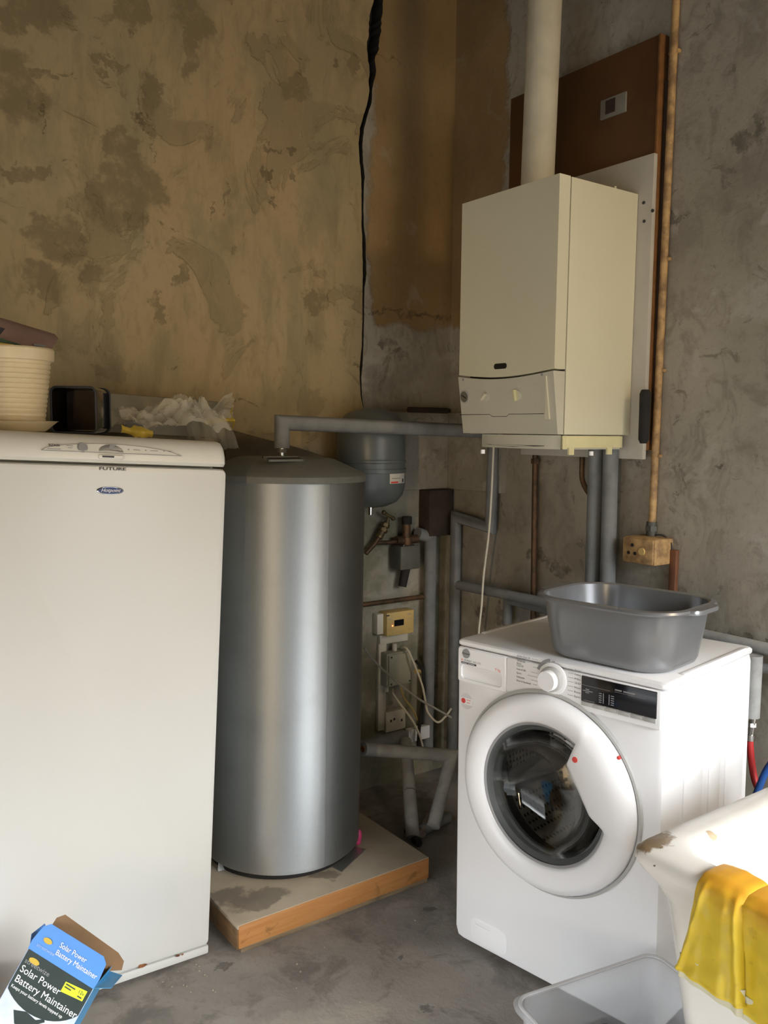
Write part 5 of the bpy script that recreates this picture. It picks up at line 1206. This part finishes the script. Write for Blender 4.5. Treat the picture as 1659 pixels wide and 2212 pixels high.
# cables
yc = LW-.08
C_ = lambda *p: [T(px, py, yc-d) for px, py, d in p]
solo('grey_cable', MB().hose(C_((787, 1400, .02), (815, 1435, .03), (860, 1475, .04), (905, 1510, .05), (940, 1530, .06), (975, 1550, .08)), .0045, 8), M['grey_cable'], 'grey cable running diagonally from the cylinder past the junction box', 'cable')
solo('looping_white_cable', MB().hose([T(866, 1398, LW-.03)]+C_((880, 1403, .0), (897, 1440, .02), (912, 1480, .03), (919, 1515, .04), (925, 1540, .05), (945, 1560, .06), (962, 1548, .07), (975, 1530, .08)), .0042, 8), M['white_cable'], 'white cable looping from the junction box top down to the right', 'cable')
solo('white_cable', MB().hose([T(848, 1487, LW-.03)]+C_((850, 1500, .0), (868, 1525, .01), (890, 1555, .02), (905, 1585, .03), (913, 1612, .03)), .0045, 8), M['white_cable'], 'white cable dropping from the bottom gland of the junction box', 'cable')
solo('yellowish_cable', MB().hose(C_((865, 1478, .0), (872, 1505, .0), (890, 1530, .01), (902, 1555, .01)), .004, 8), M['yellow_cable'], 'dull yellow cable below the junction box, between two white cables', 'cable')
solo('black_cable', MB().hose(C_((899, 1428, .0), (912, 1445, .0), (916, 1475, .01), (916, 1500, .01), (908, 1550, .02), (904, 1600, .02), (906, 1620, .03)), .0065, 8), M['lag_black'], 'thick black cable hanging right of the junction box', 'cable')
q = T(897, 1450, yc+.01); solo('yellow_connector', MB().cyl(q, q+Vector((.028, 0, -.004)), .009, n=12), M['thermo'], 'small yellow connector at the right edge of the junction box', 'connector')
# dark pipe across the left wall
d0, d1 = T(780, 1304), T(932, 1293)
solo('dark_cross_pipe', MB().cyl((d0.x-.25, LW-.03, (d0.z+d1.z)/2), (d1.x, LW-.03, (d0.z+d1.z)/2), .0095, n=14), M['oldcopper'], 'thin dark pipe crossing the left wall above the yellowed programmer', 'pipe')
# pipes low between the cylinder and washing machine
yA = -.10
e0 = at(775, 1598, 'y', .02); e1 = at(872, 1590, 'y', .02)
lu = thing('upper_low_pipe', 'short grey lagged pipe ending in bare copper, low beside the cylinder', 'pipe', loc=e1)
part('lagging', MB().cyl((e0.x, .02, e1.z), (e1.x, .02, e1.z), .024, n=20), M['lag'], lu, True)
ec = at(876, 1600, 'y', .02)
part('copper_end', MB().cyl((e1.x-.004, .02, e1.z), (e1.x+.012, .02, e1.z-.012), .011, n=14), M['copper'], lu, True, label='bare copper end')
ya = -.16
ln0 = at(785, 1618, 'y', ya); ln1 = at(975, 1632, 'y', ya-.02)
dn = at(938, 1782, 'z', .03)
lo = thing('lower_low_pipe', 'pale grey lagged pipe leaving the cylinder and bending down to the floor', 'pipe', loc=(ln1.x, ln1.y, .0))
elbow = ln1
foot = at(936, 1785, 'z', .035)
part('lagging', MB().tube([ln0, elbow+Vector((.0, 0, 0)), foot], .0235, 20), M['lag_light'], lo, True)
part('end_cap', MB().cyl(ln0-Vector((.004, 0, 0)), ln0+Vector((.001, 0, 0)), .011, n=14), M['copper'], lo, True)
g0_ = at(876, 1600, 'y', -.02); g2 = at(892, 1812, 'z', .012); g1_ = g0_ + (g2-g0_)*.45
lg = thing('lagged_down_pipe', 'pale grey lagged pipe slanting to the floor behind the platform, copper at its joint', 'pipe', loc=g2)
gd = (g2-g0_).normalized(); gk = at(877, 1714, 'y', (g0_.y+g2.y)/2)
tt = (gk-g0_).dot(gd)
part('lagging', MB().cyl(g0_, g0_+gd*(tt-.004), .0235, n=20), M['lag_light'], lg, True)
part('lagging', MB().cyl(g0_+gd*(tt+.004), g2, .0235, .025, n=20), M['lag_light'], lg, True)
part('copper_joint', MB().cyl(g0_+gd*(tt-.01), g0_+gd*(tt+.01), .012, n=14), M['copper'], lg, True, label='bare copper at the joint')
solo('floor_lagging_end', MB().cyl(at(880, 1795, 'z', .014), at(905, 1822, 'z', .014), .013, n=14), M['lag_black'], 'dark piece of lagging on the floor at the foot of the slanting pipe', 'lagging')
ft0, ft1 = at(908, 1795, 'z', .02), at(968, 1765, 'z', .02)
solo('floor_pipe', MB().tube([ft0, ft1], .019, 18), M['lag'], 'grey pipe lying on the floor from the bent pipe towards the washing machine', 'pipe')
solo('pipe_elbow', MB().tube([at(911, 1802, 'z', .022), at(919, 1775, 'z', .026), at(926, 1764, 'z', .03)], .014, 14), plain('dirty_orange_plaster', (.26, .20, .17), .85, var=.4), 'small dirty pipe elbow on the floor between the two lagged pipes', 'pipe elbow')
pw = T(885, 1590, LW-.05)
mb = MB(); c0_, c1_2 = T(880, 1577, LW-.06), T(925, 1592, LW-.06)
solo('white_connector_strip', MB().box((c0_.x, LW-.07, c1_2.z), (c1_2.x, LW-.045, c0_.z+.002), .002), M['whiteink'], 'small white connector strip among cables low on the left wall', 'connector')
# floor debris
rnd = random.Random(3); mb = MB()
for k in range(46):
    px, py = rnd.uniform(330, 470), rnd.uniform(2070, 2150)
    if k > 26: px, py = rnd.uniform(480, 960), rnd.uniform(1900, 2180)
    q = at(px, py, 'z', 0.002); r = rnd.uniform(.0012, .0032)
    if (q.x > -.70 and q.y < -.7) or (PX0-.01 < q.x < PX1+.01 and q.y > PY0-.01): continue
    mb.sphere((q.x, q.y, r*.6), r, 6, 4, (1, 1, .7))
o = solo('plaster_crumbs', mb, M['paper'], 'pale plaster crumbs scattered on the concrete floor by the freezer', 'debris', kind='stuff')
o.data.materials[0] = plain('plaster_crumb', (.34, .29, .22), .9)
